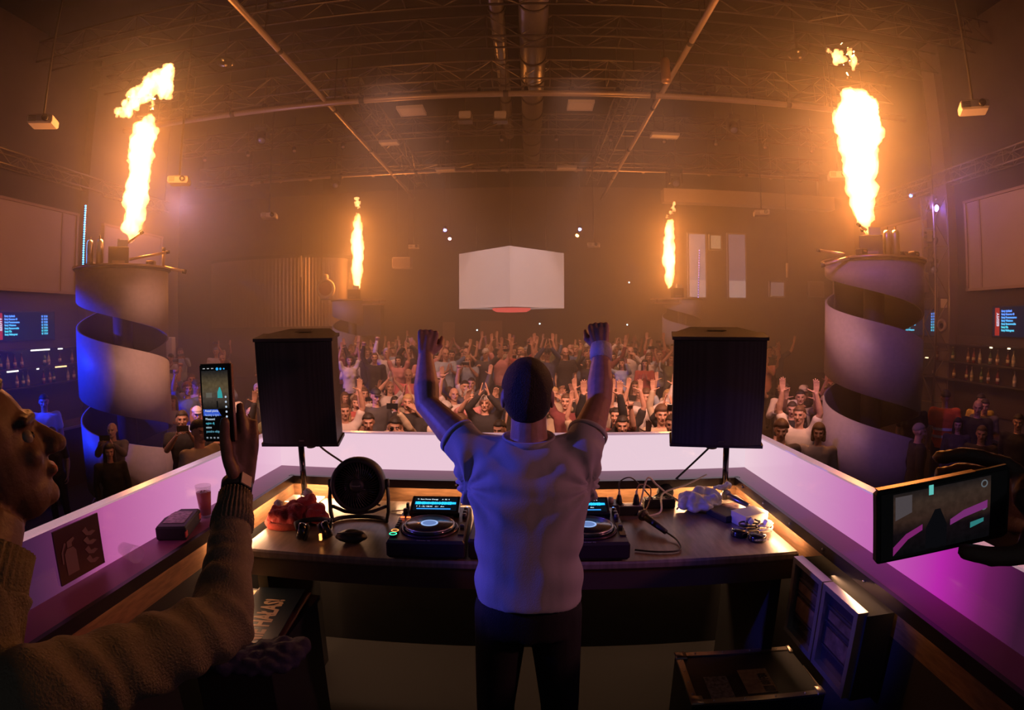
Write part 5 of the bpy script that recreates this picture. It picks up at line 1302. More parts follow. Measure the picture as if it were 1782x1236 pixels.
def hair_mesh(style, T):
    q = MB(); nu, nv = 26, 18; vs = []; fs = []
    thick = {'short':.007, 'crop':.003, 'long':.012, 'bob':.014, 'cap':.012, 'curly':.022}[style]
    for j in range(nv+1):
        t = -PI/2 + PI*j/nv
        for i in range(nu):
            a = 2*PI*i/nu; x, y, z = math.cos(t)*math.cos(a), math.cos(t)*math.sin(a), math.sin(t)
            # hairline: high over the face, low at the back
            front = -y; line = .42 + .28*max(0, front) if front > 0 else -.35*(-front)-.0
            if front > 0: line = .30*(front)**.5 + .12
            cover = z > line if style != 'cap' else z > .18
            lw = {'long':-.9,'bob':-.75}.get(style)
            if lw is not None and front < .35: cover = z > lw
            k = (1+thick/.08) if cover else .86
            if style == 'curly' and cover: k += .05*noise.noise(V(x*5,y*5,z*5))
            vs.append((x*.077*k, .010+y*.096*k, .020+z*.096*k))
    for j in range(nv):
        for i in range(nu): fs.append((j*nu+i, j*nu+(i+1)%nu, (j+1)*nu+(i+1)%nu, (j+1)*nu+i))
    q.add(vs, fs)
    if style == 'long':
        q.capsule((.062,.03,-.02), (.075,.02,-.22), .034, .028, 12); q.capsule((-.062,.03,-.02), (-.075,.02,-.22), .034, .028, 12)
        q.capsule((0,.07,-.02), (0,.08,-.26), .06, .05, 14)
    if style == 'bob':
        for s in (-1,1): q.capsule((s*.064,.02,.0), (s*.07,.0,-.10), .032, .028, 12)
        q.capsule((0,.07,0),(0,.07,-.09),.06,.055,14)
    if style == 'cap':
        q.rings([(0,-.09,.034,.055,.055),(0,-.10,.040,.052,.052)], 16)
    me = q.mesh('hair', [m_hair], True); me.transform(T); return me
CROWD_POSES = list(POSES)
BODY = {}
for ps in CROWD_POSES:
    for fem in ((False, True) if ps not in ('right_fist','point') else (False,)):
        BODY[(ps, fem)] = body_set(ps, fem)
TROUS = trousers_mesh(); SHOES = shoes_mesh(); HAIRS = {}
def smartphone_proto():
    r = empty('smartphone', (0,0,0)); MB().box((0,0,0),(.155,.009,.076),bev=.004).build('phone_case', m_gloss, r)
    MB().box((0,.0052,0),(.142,.001,.066)).build('phone_screen', emat('phone_glow',(.5,.45,.5),.8), r)
    for i in range(2): MB().lathe([(0,0),(.008,0),(.008,.003),(0,.003)], 12, XF((-.055+i*.02,-.0045,.018),(PI/2,0,0))).build('camera_lens', m_gloss, r)
    return r
PHONE = smartphone_proto(); phone_used = [False]
def put_phone(loc, rz, label, group='phones held up in the crowd'):
    if not phone_used[0]:
        phone_used[0] = True; PHONE.location = loc; PHONE.rotation_euler = (0,0,rz); tag(PHONE, label, 'phone', group); return PHONE
    c = dup(PHONE, loc, rz, label, group); c['category'] = 'phone'; return c
SKINT = m_skin
def phone_label(l):
    f, e = l.split(',')[0].replace('long-sleeved ',''), l.split(', ')[-1]
    t = 'phone held by ' + (f + ', ' + e if e != f else f)
    for a_, b_ in ((' close behind',' behind'), (' loudspeaker',' speaker'), ('raised ','')):
        if len(t.split()) > 15: t = t.replace(a_, b_)
    return ' '.join(t.split()[:16])
def crowd_person(x, y, z, rz, pose, fem, shirt, scol, hair, hcol, label, sc=1.0, tcol=(.02,.02,.03), group=None, extra=None):
    bs = BODY[(pose, fem)]
    r = empty('person', (x,y,z), rz, label, 'person', group); r.scale = (sc,)*3
    link(bs['body'], 'body', r)
    o = link(bs['tee' if shirt in ('t-shirt','vest') else 'long'], 'shirt', r); o.color = (*scol,1)
    o = link(TROUS, 'trousers', r); o.color = (*tcol,1)
    link(SHOES, 'shoes', r)
    if hair != 'bald':
        key = (pose, fem, hair)
        if key not in HAIRS: HAIRS[key] = hair_mesh(hair, bs['T'])
        o = link(HAIRS[key], 'cap' if hair == 'cap' else 'hair', r); o.color = (*hcol,1)
    if pose in ('film','film_high'):
        c = Matrix.Rotation(rz,3,'Z') @ (Vector((0,-.385,1.60)) if pose == 'film' else Vector((.02,-.38,1.91))); c *= sc
        put_phone((x+c.x, y+c.y, z+c.z), rz, phone_label(label))
    return r
# ------------------------------------------------------------------ projection of a world point into the picture, used only to skip guests nobody can see
def pix(p):
    v = Vector(p) - Vector((0,0,1.95)); v.normalize()
    q = m.to_3x3().inverted() @ v
    th = math.acos(max(-1,min(1,-q.z))); rr = 1900*math.tan(th/2); n = math.hypot(q.x,q.y)+1e-9
    return 891+rr*q.x/n, 618-rr*q.y/n
SH = [('black',(.016,.014,.016))]*5 + [('white',(.62,.55,.52))]*2 + [ ('white',(.62,.55,.52)), ('dark grey',(.07,.065,.07)), ('navy',(.025,.035,.09)), ('grey',(.22,.20,.20)), ('maroon',(.14,.03,.035)),
      ('beige',(.45,.36,.25)), ('pink',(.50,.22,.22)), ('denim blue',(.10,.15,.28)), ('olive',(.14,.14,.07)), ('faded red',(.35,.07,.06)), ('pale blue',(.35,.42,.55))]
KIND = ['t-shirt','top']
HC = [('dark',(.02,.014,.012)), ('brown',(.09,.045,.025)), ('blond',(.42,.28,.13)), ('grey',(.3,.28,.27)), ('reddish',(.22,.07,.03))]
MH = ['short','crop','short','curly','cap','bald']; FH = ['long','bob','long']
used_combo = set()
def where(x, y):
    row = 'front rows' if y < 7.6 else ('middle rows' if y < 11 else 'rear rows' if y < 15 else 'last rows')
    px, py = pix((x, y, 1.0))
    if px < 460: c = 'beyond left loudspeaker'
    elif px < 735: c = 'beside left loudspeaker'
    elif px < 880: c = 'left of performer'
    elif px < 970: c = 'behind performer'
    elif px < 1045: c = 'by raised right arm'
    elif px < 1170: c = 'beside right loudspeaker'
    elif px < 1470: c = 'beyond right loudspeaker'
    else: c = 'at far right'
    return row, c
count = 0
def auto_person(x, y, z, rg):
    global count
    for t in range(200):
        fem = rg.random() < .36
        ps = rg.choice([p for p in CROWD_POSES if (p, fem) in BODY] + ['both_up','clap_high','film','still','clap_chest','left_up'] )
        if fem and ps in ('right_fist','point'): continue
        sn, sc_ = rg.choice(SH); kd = rg.choice(KIND) if rg.random() > .25 else 't-shirt'
        hr = rg.choice(FH if fem else MH); hn, hc = rg.choice(HC if rg.random() < .5 else HC[:2])
        if hr == 'cap': hn, hc = rg.choice([('black',(.02,.02,.02)),('white',(.6,.55,.5))])
        row, c = where(x, y)
        key = (fem, ps, sn, kd, hr, '' if hr == 'bald' else hn)
        if key + (row, c) not in used_combo:
            break
    used_combo.add(key + (row, c))
    hd = {'short':hn+' short hair','crop':'cropped '+hn+' hair','curly':hn+' curly hair','cap':hn+' cap','bald':'bald head','long':'long '+hn+' hair','bob':hn+' bob'}[hr]
    lab = '%s in %s %s, %s, %s, %s' % ('woman' if fem else 'man', sn, kd, hd, POSES[ps][4], row + ' ' + c)
    if len(lab.split()) > 16: print('LONG', lab)
    sc0 = rg.uniform(.97,1.07)*(.94 if fem else 1.0)
    ang = math.atan2(x, y)
    crowd_person(x, y, z, -ang + rg.uniform(-.45,.45), ps, fem, kd, sc_, hr, hc, lab, sc0, rg.choice([(.015,.015,.02),(.03,.04,.08),(.02,.02,.02)]))
    count += 1
def hidden(px, py, py_h):
    if py > 762 and 440 < px < 1345: return True             # behind the glowing panel
    if 458 < px < 588 and py > 585 and px > 466: return True   # behind the left loudspeaker
    if 1180 < px < 1326 and py > 580: return True
    if 805 < px < 1030 and py > 755: return True
    if 872 < px < 962 and py > 655: return True
    return False
rg = random.Random(21)
SPECIAL = [
 # x, y, dist label fields: pose, fem, kind, colour, hair, hcol, label, rz
 (4.57,8.58,'reach',False,'t-shirt',(.30,.25,.20),'short',(.02,.014,.012),'man in grey t-shirt reaching forward, left of the right spiral pillar',None,1.04),
 (4.12,8.0,'still',False,'t-shirt',(.016,.014,.016),'short',(.05,.03,.02),'man in black t-shirt looking down, just below the grey shirted man',None,.98),
 (3.06,6.2,'still',False,'long',(.10,.09,.10),'curly',(.10,.05,.03),'man in dark jacket close behind the right glowing panel corner',None,1.0),
 (3.55,6.15,'still',True,'long',(.35,.30,.30),'bob',(.12,.07,.04),'woman in pale patterned top beside the dark jacket man',None,.98),
 (7.02,7.85,'bent_back',False,'t-shirt',(.85,.16,.03),'short',(.02,.014,.012),'man in orange safety vest with reflective stripes near the right bar',None,1.06),
 (7.24,7.3,'still',False,'long',(.016,.014,.016),'bald',(0,0,0),'bald man in dark clothes in front of the orange vest man',None,1.0),
 (8.0,8.0,'still',True,'t-shirt',(.6,.45,.05),'long',(.02,.014,.012),'woman in yellow top by the right bar counter',None,1.0),
 (7.7,7.6,'still',False,'long',(.10,.09,.09),'short',(.03,.02,.02),'man in dark grey top between bald man and yellow top woman',None,.98),
 (6.06,6.0,'still',False,'long',(.05,.035,.03),'crop',(.10,.06,.03),'man in dark brown top above the raised phone at right',None,.92),
 (5.2,6.3,'still',False,'long',(.03,.025,.025),'crop',(.25,.2,.17),'grey haired man in profile at the foot of right pillar',1.2,.93),
 (6.99,6.2,'still',False,'long',(.02,.018,.02),'short',(.02,.014,.012),'man in black coat at the far right edge of the hall',None,.97),
 (6.5,8.05,'still',True,'t-shirt',(.016,.014,.016),'long',(.12,.06,.03),'long haired woman in black beside the right spiral pillar',-.4,1.02),
 (6.55,7.0,'still',True,'long',(.05,.04,.045),'long',(.02,.014,.012),'dark haired woman below the orange vest man',None,.88),
 (-3.6,5.3,'still',False,'long',(.42,.36,.28),'short',(.02,.014,.012),'bearded man in profile with pale shirt under dark jacket, left',PI/2-.3,1.08),
 (-8.04,7.13,'still',False,'t-shirt',(.60,.60,.62),'short',(.02,.014,.012),'person in white top lit blue near the left bar',None,1.06),
 (-7.02,6.33,'still',True,'t-shirt',(.02,.018,.02),'long',(.02,.014,.012),'dark haired woman in black vest in front of the blue lit person',.5,.85),
 (-5.22,5.62,'still',True,'long',(.015,.014,.015),'long',(.02,.014,.012),'woman in low cut black dress beside the left glowing panel',.8,.85),
 (-5.92,6.48,'film',False,'long',(.16,.13,.12),'bald',(0,0,0),'man holding a phone up in front of the left pillar foot',.4,.9),
 (-4.6,6.4,'film',False,'t-shirt',(.02,.018,.02),'short',(.03,.02,.015),'man in black t-shirt filming left of the big raised phone',None,1.03),
 (-4.1,6.6,'left_up',True,'long',(.03,.03,.035),'bob',(.12,.06,.03),'woman with one open hand raised left of the big phone',None,1.02),
 (-2.75,6.6,'film',False,'t-shirt',(.016,.014,.016),'cap',(.35,.33,.6),'man in pale violet cap filming between big phone and loudspeaker',None,1.0),
 (1.18,6.75,'still',False,'t-shirt',(.016,.014,.016),'short',(.02,.014,.012),'man in black looking straight at camera beside right loudspeaker',None,1.0),
 (.93,6.9,'both_up',False,'long',(.016,.014,.016),'short',(.02,.014,.012),'person in black sleeves with both hands high beside raised arm',None,1.04),
 (1.75,6.5,'film_high',False,'t-shirt',(.02,.018,.02),'crop',(.05,.03,.02),'man holding a phone upright at the right loudspeaker edge',None,1.03),
 (-2.1,6.9,'still',False,'long',(.20,.06,.07),'short',(.02,.014,.012),'man in maroon shirt directly beside the left loudspeaker',None,1.0),
 (-1.62,6.4,'face',False,'long',(.14,.12,.11),'short',(.02,.014,.012),'man in sunglasses and grey hoodie in the front centre left',None,1.02),
 (-1.85,11.2,'still',False,'t-shirt',(.016,.014,.016),'cap',(.6,.5,.4),'tall man in black t-shirt and pale cap near far left pillar',None,1.1),
 (-2.6,11.6,'still',False,'t-shirt',(.65,.17,.20),'bald',(0,0,0),'man in pink shirt standing in front of the far left pillar',None,1.12),
]
placed = []
POSES['bent_back'] = POSES['still']; BODY[('bent_back', False)] = BODY[('still', False)]; CROWD_POSES = [p for p in CROWD_POSES if p != 'bent_back']
for (x, y, ps, fem, kd, c_, hr, hc, lab, rz, s_) in SPECIAL:
    z = FLOOR_Z if y < 12 else BACK_Z
    ang = math.atan2(x, y)
    pr_ = crowd_person(x, y, z, -ang if rz is None else rz, ps, fem, kd, c_, hr, hc, lab, s_)
    placed.append((x, y))
    if 'orange safety vest' in lab:
        for zz in (1.02, 1.14):
            MB().rings([(0,0,zz,.178,.136),(0,0,zz+.045,.182,.139)], 24, p=2.3, caps=False).build('reflective_stripe', mat('reflective_tape',(.8,.78,.75),.3), pr_, True)
        pr_.rotation_euler = (0,0,PI-.6)
    if 'sunglasses' in lab:
        T = BODY[(ps, fem)]['T']
        g = MB()
        for s in (-1,1): g.ball((s*.031,-.088,.006),(.024,.008,.017),12,8,T)
        g.tube([(-.055,-.083,.01),(.055,-.083,.01)], .003, 6, M=T); g.build('sunglasses', m_gloss, pr_, True)
y = 6.1
pill_xy = [(-6.55,7.55),(5.26,7.54),(-6.58,19.84),(5.75,20.1)]
while y < 18.6:
    x = -y*.86
    step = .56
    while x < y*.60:
        x += step*rg.uniform(.85,1.2)
        xx = x + rg.uniform(-.08,.08); yy = y + rg.uniform(-.16,.16)
        z = FLOOR_Z if yy < 12.05 else BACK_Z
        if 11.75 < yy < 12.3: continue
        if xx < -10.2 or xx > 8.6: continue
        if any(math.hypot(xx-a, yy-b_) < 1.0 for a, b_ in pill_xy): continue
        if any(math.hypot(xx-a, yy-b_) < .52 for a, b_ in placed): continue
        px, py = pix((xx, yy, z+1.68)); px2, py2 = pix((xx, yy, z+1.9))
        if hidden(px, py, py2): continue
        dens = 1.0
        if px < 285 or px > 1475: dens = .07 if yy < 9 else 0
        elif px < 455: dens = .62 if yy < 11.5 else .3
        elif px > 1335: dens = .72 if yy < 12 else .35
        elif yy > 16: dens = .75
        if 285 < px < 1475 and py < 596: dens = 0
        if xx < -8.3 and yy < 11: dens = 0
        # the pillars hide who stands behind them
        if 140 < px < 282 or 1450 < px < 1600: dens = 0
        if rg.random() > dens*.93: continue
        if count > 268: continue
        auto_person(xx, yy, z, rg); placed.append((xx, yy))
    y += .56 + (.04 if y > 10 else 0)
print('crowd', count)
# two high tables with cups
def high_table(x, y, z, label, lab2, cups):
    r = empty('high_table', (x,y,z), 0, label, 'table')
    MB().lathe([(0,1.04),(.33,1.04),(.33,1.07),(0,1.07)], 32).build('table_top', mat('table_wood_light',(.42,.24,.10),.35,var=.15,bscale=30), r)
    MB().tube([(0,0,0),(0,0,1.04)], .035, 12).build('table_leg', m_darksteel, r, True); MB().lathe([(0,0),(.22,0),(.22,.02),(0,.03)], 28).build('table_foot', m_darksteel, r)
    for i, (dx, dy) in enumerate(cups):
        c = empty('paper_cup', (x+dx,y+dy,z+1.07), 0, lab2[i], 'cup')
        MB().lathe([(0,0),(.028,0),(.040,.11),(.038,.11),(.026,.004),(0,.004)], 20).build('cup_wall', mat('paper_white',(.75,.68,.6),.6), c, True)
high_table(-2.95, 5.95, FLOOR_Z, 'small round wooden high table between big phone and left loudspeaker', ['white paper cup on the round wooden table left'], [(0,.1)])
high_table(3.95, 7.25, FLOOR_Z, 'round high table beside the black shirted man at right', ['white paper cup on right high table nearer the man','white paper cup on right high table nearer the pillar'], [(-.12,.1),(.1,.1)])
# ================================================================== performer at the table
def smoothshade(me): me.polygons.foreach_set('use_smooth', [True]*len(me.polygons))
def folds(me, fn):
    nr = [v.normal.copy() for v in me.vertices]
    for v, nn in zip(me.vertices, nr): v.co += nn*fn(v.co)
r = empty('person', (0,1.85,0), 0, 'performer in pale t-shirt seen from behind, both fists raised over the DJ table', 'person')
O = Matrix.Translation((0,-1.85,0))
def W(me, name, parent=r, M=O):
    me.transform(M); return link(me, name, parent)
b = MB()
c = (0,1.85)
b.rings([(0,1.85,.90,.165,.12),(0,1.85,1.0,.17,.125),(0,1.85,1.12,.165,.12),(0,1.85,1.25,.175,.125),(0,1.85,1.37,.19,.13),(0,1.86,1.46,.185,.12),(0,1.865,1.52,.13,.095),(0,1.87,1.56,.07,.07)], 28, p=2.3)
b.tube([(0,1.865,1.50),(0,1.86,1.60),(0,1.865,1.66)], [.072,.062,.060], 18)
ARM = {-1: dict(sh=(-.195,1.875,1.505), el=(-.385,2.03,1.654), wr=(-.412,2.155,1.825)), 1: dict(sh=(.185,1.875,1.515), el=(.268,2.04,1.668), wr=(.286,2.145,1.850))}
for s, A in ARM.items():
    sh, el, wr = (Vector(A[k]) for k in ('sh','el','wr'))
    b.ball(sh, (.068,.065,.065), 16, 12); b.capsule((s*.10,1.87,1.49), sh, .075, .066, 14)
    b.capsule(sh, sh.lerp(el,.5), .060, .058, 16); b.capsule(sh.lerp(el,.45), el, .058, .044, 16)
    b.capsule(el, el.lerp(wr,.35), .046, .050, 16); b.capsule(el.lerp(wr,.35), wr, .050, .031, 16)
    hand(b, wr + (wr-el).normalized()*.008, Vector((s*-.10,.15,1)), Vector((s*.22,1,-.1)), 1 if s > 0 else -1, 'fist', 1.06, .0100)
for s in (-1,1):
    b.capsule((s*.09,1.85,.93),(s*.12,1.86,.5),.09,.06,16); b.capsule((s*.12,1.86,.5),(s*.13,1.88,.09),.06,.042,16)
T = head(b, V(-.004,1.87,1.708), Matrix.Rotation(PI,3,'Z') @ Matrix.Rotation(-.05,3,'X'), 1.10)
me = remesh(b, .0048, 1, 'body', [mat('skin_performer', (.42,.24,.18), .5, bump=.08, bscale=150, var=.1), m_skin_d, m_lips], .45); paint_face(me, T); W(me, 'body')
# hair: short crop, low at the nape
h = MB(); nu, nv = 40, 28; vs = []; fs = []
for j in range(nv+1):
    t = -PI/2+PI*j/nv
    for i in range(nu):
        a = 2*PI*i/nu; x, y, z = math.cos(t)*math.cos(a), math.cos(t)*math.sin(a), math.sin(t)
        line = .32*max(0,-y)**.5+.1 if y < 0 else -.86
        if abs(x) > .86 and -.5 < y < .35: line = max(line, .0)
        k = 1.05+.02*max(0,z)+.05*max(0,-z) if z > line else .86
        if z > line: k += .012*noise.noise(V(x*9,y*9,z*9))
        vs.append((x*.0775*k, .012+y*.097*k, .020+z*.098*k))
for j in range(nv):
    for i in range(nu): fs.append((j*nu+i, j*nu+(i+1)%nu, (j+1)*nu+(i+1)%nu, (j+1)*nu+i))
h.add(vs, fs, M=T); W(h.mesh('hair', [mat('cropped_hair',(.014,.010,.009),.7,bump=.8,bscale=260)], True), 'hair')
# t-shirt
q = MB()
q.rings([(0,1.845,.975,.192,.150),(0,1.845,.99,.196,.152),(0,1.845,1.05,.192,.148),(0,1.845,1.15,.186,.142),(0,1.848,1.27,.197,.142),(0,1.85,1.37,.212,.146),(0,1.862,1.47,.205,.132),(0,1.868,1.53,.15,.108),(0,1.87,1.562,.088,.086)], 32, p=2.4)
for s, A in ARM.items():
    sh, el, wr = (Vector(A[k]) for k in ('sh','el','wr'))
    q.ball(sh, (.074,.074,.074), 16, 12); q.capsule((s*.09,1.87,1.475), sh, .090, .076, 14)
    e2 = sh.lerp(el,.30); q.tube([sh, sh.lerp(el,.15), e2], [.074,.072,.070], 18)
    q.capsule((s*.20,1.86,1.36), sh, .045, .07, 14)
me = remesh(q, .008, 3, 'shirt', [mat('performer_shirt', (.40,.39,.42), .85, bump=.12, bscale=240, sheen=.2)])
def fd(p):
    x, y, z = p; y -= 1.85
    d = .007*noise.noise(V(x*7,y*7,z*4.5)) + .004*noise.noise(V(x*16,y*16,z*7))
    # drapes below the neck and pull folds from the armpits
    rr = math.hypot(x*1.0, (z-1.60)*1.0)
    if y < 0 and z > 1.38: d += .006*math.sin(rr*70+1.2)*max(0,1-abs(x)/.2)*min(1,(z-1.38)/.07)
    for s in (-1,1):
        dx, dz = x-s*.215, z-1.40; a = math.atan2(dz, -s*dx); r0 = math.hypot(dx,dz)
        if r0 < .26: d += .010*math.sin(a*9+s)*(1-r0/.26)*min(1,r0/.03)
    if z < 1.25: d += .006*math.sin((z*46)+x*14)*max(0,abs(x)-.03)/.15*min(1,(1.25-z)/.06)
    return d
folds(me, fd); smoothshade(me); W(me, 'shirt')
q = MB(); q.lathe([(.086,0),(.094,.004),(.092,.022),(.084,.024),(.080,.01)], 36, XF((0,1.868,1.548),(.12,0,0)), closed=True)
W(q.mesh('collar', [mat('performer_shirt')], True), 'collar')
for s, A in ARM.items():
    sh, el = Vector(A['sh']), Vector(A['el']); e2 = sh.lerp(el,.30)
    q = MB().lathe([(.066,-.006),(.073,-.006),(.074,.010),(.067,.010)], 28, frame_to(e2, el), closed=True); W(q.mesh('sleeve_hem', [mat('performer_shirt')], True), 'sleeve_hem')
q = MB()
for s in (-1,1): q.capsule((s*.095,1.85,.92),(s*.125,1.86,.5),.105,.078,16); q.capsule((s*.125,1.86,.5),(s*.135,1.88,.12),.078,.062,16)
q.rings([(0,1.85,.84,.18,.135),(0,1.85,.95,.185,.14),(0,1.85,1.0,.18,.135)], 24, p=2.3)
W(remesh(q, .012, 2, 'trousers', [mat('black_denim',(.006,.006,.007),.8,bump=.2,bscale=200)]), 'trousers')
q = MB()
for s in (-1,1): q.capsule((s*.13,1.84,.05),(s*.14,2.03,.04),.05,.042,14)
W(q.mesh('shoes', [m_black], True), 'shoes')
wr = Vector(ARM[1]['wr']); el = Vector(ARM[1]['el'])
W(MB().lathe([(.030,-.032),(.042,-.030),(.045,0),(.041,.032),(.030,.034)], 32, frame_to(wr-(wr-el).normalized()*.006, wr+(wr-el)), closed=True).mesh('wristband', [mat('white_towelling',(.70,.66,.66),.95,bump=.6,bscale=400)], True), 'wristband')['label'] = 'white towelling wristband'

# ================================================================== guest at left filming with a raised phone
r2 = empty('person', (-.74,.36,0), 0, 'person in knitted sweater at the left edge, filming with a raised phone', 'person')
O2 = Matrix.Translation((.74,-.36,0))
b = MB()
sh = V(-.585,.43,1.515); el = V(-.505,.745,1.462); wr = V(-.596,.998,1.626)
b.rings([(-.74,.36,z,rx,ry) for z, rx, ry in ((.9,.17,.13),(1.1,.16,.12),(1.3,.18,.13),(1.44,.17,.12),(1.53,.10,.09))], 24, p=2.3)
b.tube([(-.73,.40,1.50),(-.735,.47,1.61),(-.765,.54,1.69)], [.07,.062,.06], 16)
b.ball(sh,.055); b.capsule((-.7,.40,1.46), sh, .065,.055,12); b.capsule(sh, el, .048,.038,14); b.capsule(el, wr, .038,.026,14)
lsh = V(-.90,.40,1.46); b.ball(lsh,.06); b.capsule((-.78,.38,1.44), lsh,.07,.06,12); b.capsule(lsh,(-.98,.45,1.2),.05,.04,12); b.capsule((-.98,.45,1.2),(-.88,.60,1.1),.04,.03,12)
hand(b, V(-.88,.60,1.1), (.3,.8,.1), (0,0,-1), -1, 'relaxed')
hand(b, wr+V(.004,.014,.008), (.0,.10,1), (-.50,.86,0), 1, 'hold', 1.0, .0098, 1.0, thumb=False)
for ch, r_ in (([(-.594,.985,1.660),(-.604,.985,1.690),(-.606,.983,1.735),(-.603,.982,1.766)], .0128), ([(-.590,1.012,1.680),(-.584,1.024,1.722),(-.592,1.033,1.760),(-.603,1.046,1.788)], .0112)):
    for i in range(3): b.capsule(ch[i], ch[i+1], r_*(1.12-.1*i), r_*(1.02-.1*i), 12)
for s in (-1,1): b.capsule((-.74+s*.09,.36,.9),(-.74+s*.11,.36,.5),.085,.06,12); b.capsule((-.74+s*.11,.36,.5),(-.74+s*.12,.36,.09),.06,.04,12)
ang = math.atan2(-.50,.86)  # facing azimuth
Mh = Matrix.Rotation(PI - .62, 3, 'Z') @ Matrix.Rotation(-.30, 3, 'X')
T2 = head(b, V(-.785,.560,1.775), Mh, 1.06)
me = remesh(b, .0055, 2, 'body', [mat('skin_filming', (.18,.10,.07), .5, bump=.1, bscale=160, var=.1), m_skin_d, m_lips], .4); paint_face(me, T2, False); EY2 = eyes_mesh(T2)
def W2(me, name): me.transform(O2); return link(me, name, r2)
W2(me, 'body'); W2(EY2, 'eyes')
h = MB(); vs = []; fs = []
for j in range(nv+1):
    t = -PI/2+PI*j/nv
    for i in range(nu):
        a = 2*PI*i/nu; x, y, z = math.cos(t)*math.cos(a), math.cos(t)*math.sin(a), math.sin(t)
        line = .55*max(0,-y)**.5+.12 if y < 0 else -.65
        k = 1.07 if z > line else .86
        if z > line: k += .02*noise.noise(V(x*9,y*9,z*9))
        vs.append((x*.0775*k, .012+y*.097*k, .020+z*.098*k))
for j in range(nv):
    for i in range(nu): fs.append((j*nu+i, j*nu+(i+1)%nu, (j+1)*nu+(i+1)%nu, (j+1)*nu+i))
h.add(vs, fs, M=T2); W2(h.mesh('hair', [mat('dark_hair',(.012,.009,.008),.5,bump=.8,bscale=200)], True), 'hair')
m_knit = mat('sweater_knit', (.20,.175,.125), .92, bump=.5, bscale=260, var=.06, stretch=(1,1,1))
q = MB()
q.rings([(-.74,.37,z,rx,ry) for z, rx, ry in ((.86,.20,.16),(1.1,.19,.15),(1.3,.205,.155),(1.44,.20,.15),(1.52,.14,.12),(1.56,.10,.095))], 28, p=2.3)
q.ball(sh,.070); q.capsule((-.68,.40,1.46), sh, .085,.070,14); q.capsule(sh, el, .062,.056,18); q.capsule(el, el.lerp(wr,.5), .055,.043,18); q.capsule(el.lerp(wr,.5), el.lerp(wr,.86), .042,.034,18)
q.ball(lsh,.08); q.capsule((-.80,.38,1.42), lsh,.09,.08,14); q.capsule(lsh,(-.98,.45,1.2),.07,.06,14); q.capsule((-.98,.45,1.2),(-.90,.57,1.12),.058,.042,14)
q.tube([(-.73,.40,1.52),(-.73,.45,1.585),(-.735,.48,1.62)], [.088,.086,.084], 20)
me = remesh(q, .008, 2, 'sweater', [m_knit])
ax = (wr-el).normalized(); ax0 = (el-sh).normalized()
def a_(p): return 1.5*math.sin(p.z*40)
def fd2(p):
    d = .004*noise.noise(p*14)
    t1 = (p-el).dot(ax); t0 = (p-sh).dot(ax0); de = (p-el).length
    if de < .30 and t1 > -.03: d += .0035*math.sin(t1*120 + 5*noise.noise(p*11)+a_(p))*max(0,1-abs(t1-.06)/.16)
    if 0 < t0 < .34 and t1 < .03: d += .0035*math.sin(t0*105 + 5*noise.noise(p*9) + p.z*45)
    return d
folds(me, fd2); smoothshade(me); W2(me, 'sweater')
def ribbed(c0, c1, ra, rb, nrib, nm, m_):
    b_ = MB(); M = frame_to(c0, c1); L = (Vector(c1)-Vector(c0)).length; n = nrib*4; vs = []; fs = []
    for j, (t, rad) in enumerate(((0,ra*.9),(0,ra),(.33,ra*.99),(.66,rb*1.0),(1,rb),(1,rb*.88))):
        for k in range(n):
            a = 2*PI*k/n; rr = rad + (.0028*math.cos(a*nrib) if j not in (0,5) else 0); vs.append((rr*math.cos(a), rr*math.sin(a), L*t))
    for j in range(5):
        for k in range(n): fs.append((j*n+k, j*n+(k+1)%n, (j+1)*n+(k+1)%n, (j+1)*n+k))
    b_.add(vs, fs, M=M); return b_.mesh(nm, [m_], True)
W2(ribbed(el.lerp(wr,.66), el.lerp(wr,.93), .040, .033, 30, 'ribbed_cuff', m_knit), 'ribbed_cuff')
W2(ribbed(V(-.728,.43,1.56), V(-.745,.51,1.665), .084, .078, 40, 'ribbed_collar', m_knit), 'ribbed_collar')
W2(MB().lathe([(.022,-.010),(.032,-.010),(.033,.014),(.023,.014)], 30, frame_to(wr-ax*.004, wr+ax), closed=True).mesh('watch_strap', [m_black], True), 'watch_strap')
W2(MB().lathe([(.022,-.004),(.031,-.004),(.031,.003),(.022,.003)], 30, frame_to(wr-ax*.020, wr+ax), closed=True).mesh('wristband', [m_gloss], True), 'wristband')
Mw = frame_to(wr-ax*.004, wr+ax)
tv = Mw.to_3x3().inverted() @ Vector((.55,-.83,0)); aa = math.atan2(tv.y, tv.x)
W2(MB().box((.0335,0,.002),(.003,.024,.028), Mw @ Matrix.Rotation(aa+.35,4,'Z')).mesh('paper_wrist_tag', [mat('paper_tag',(.6,.52,.42),.7)]), 'paper_wrist_tag')
# the phone in the hand
ph = empty('smartphone', (-.632,1.006,1.800), (0,0,0), 'large smartphone with live video chat screen held up at left', 'phone')
ph.rotation_euler = (-.04, -.035, .02)
MB().box((0,0,0),(.0745,.0095,.160),bev=.004).build('phone_case', mat('dark_phone_case',(.03,.02,.02),.25), ph)
MB().box((0,-.0050,0),(.069,.0012,.154)).build('screen_glass', m_gloss, ph)
fr_ = MB()
fr_.box((.0375,0,0),(.0015,.0085,.155)); fr_.build('metal_side', mat('bronze_side',(.55,.38,.28),.25,.9), ph)
tg = MB().box((.0,0,.0795),(.07,.009,.0015)).build('metal_top', mat('bronze_side'), ph)
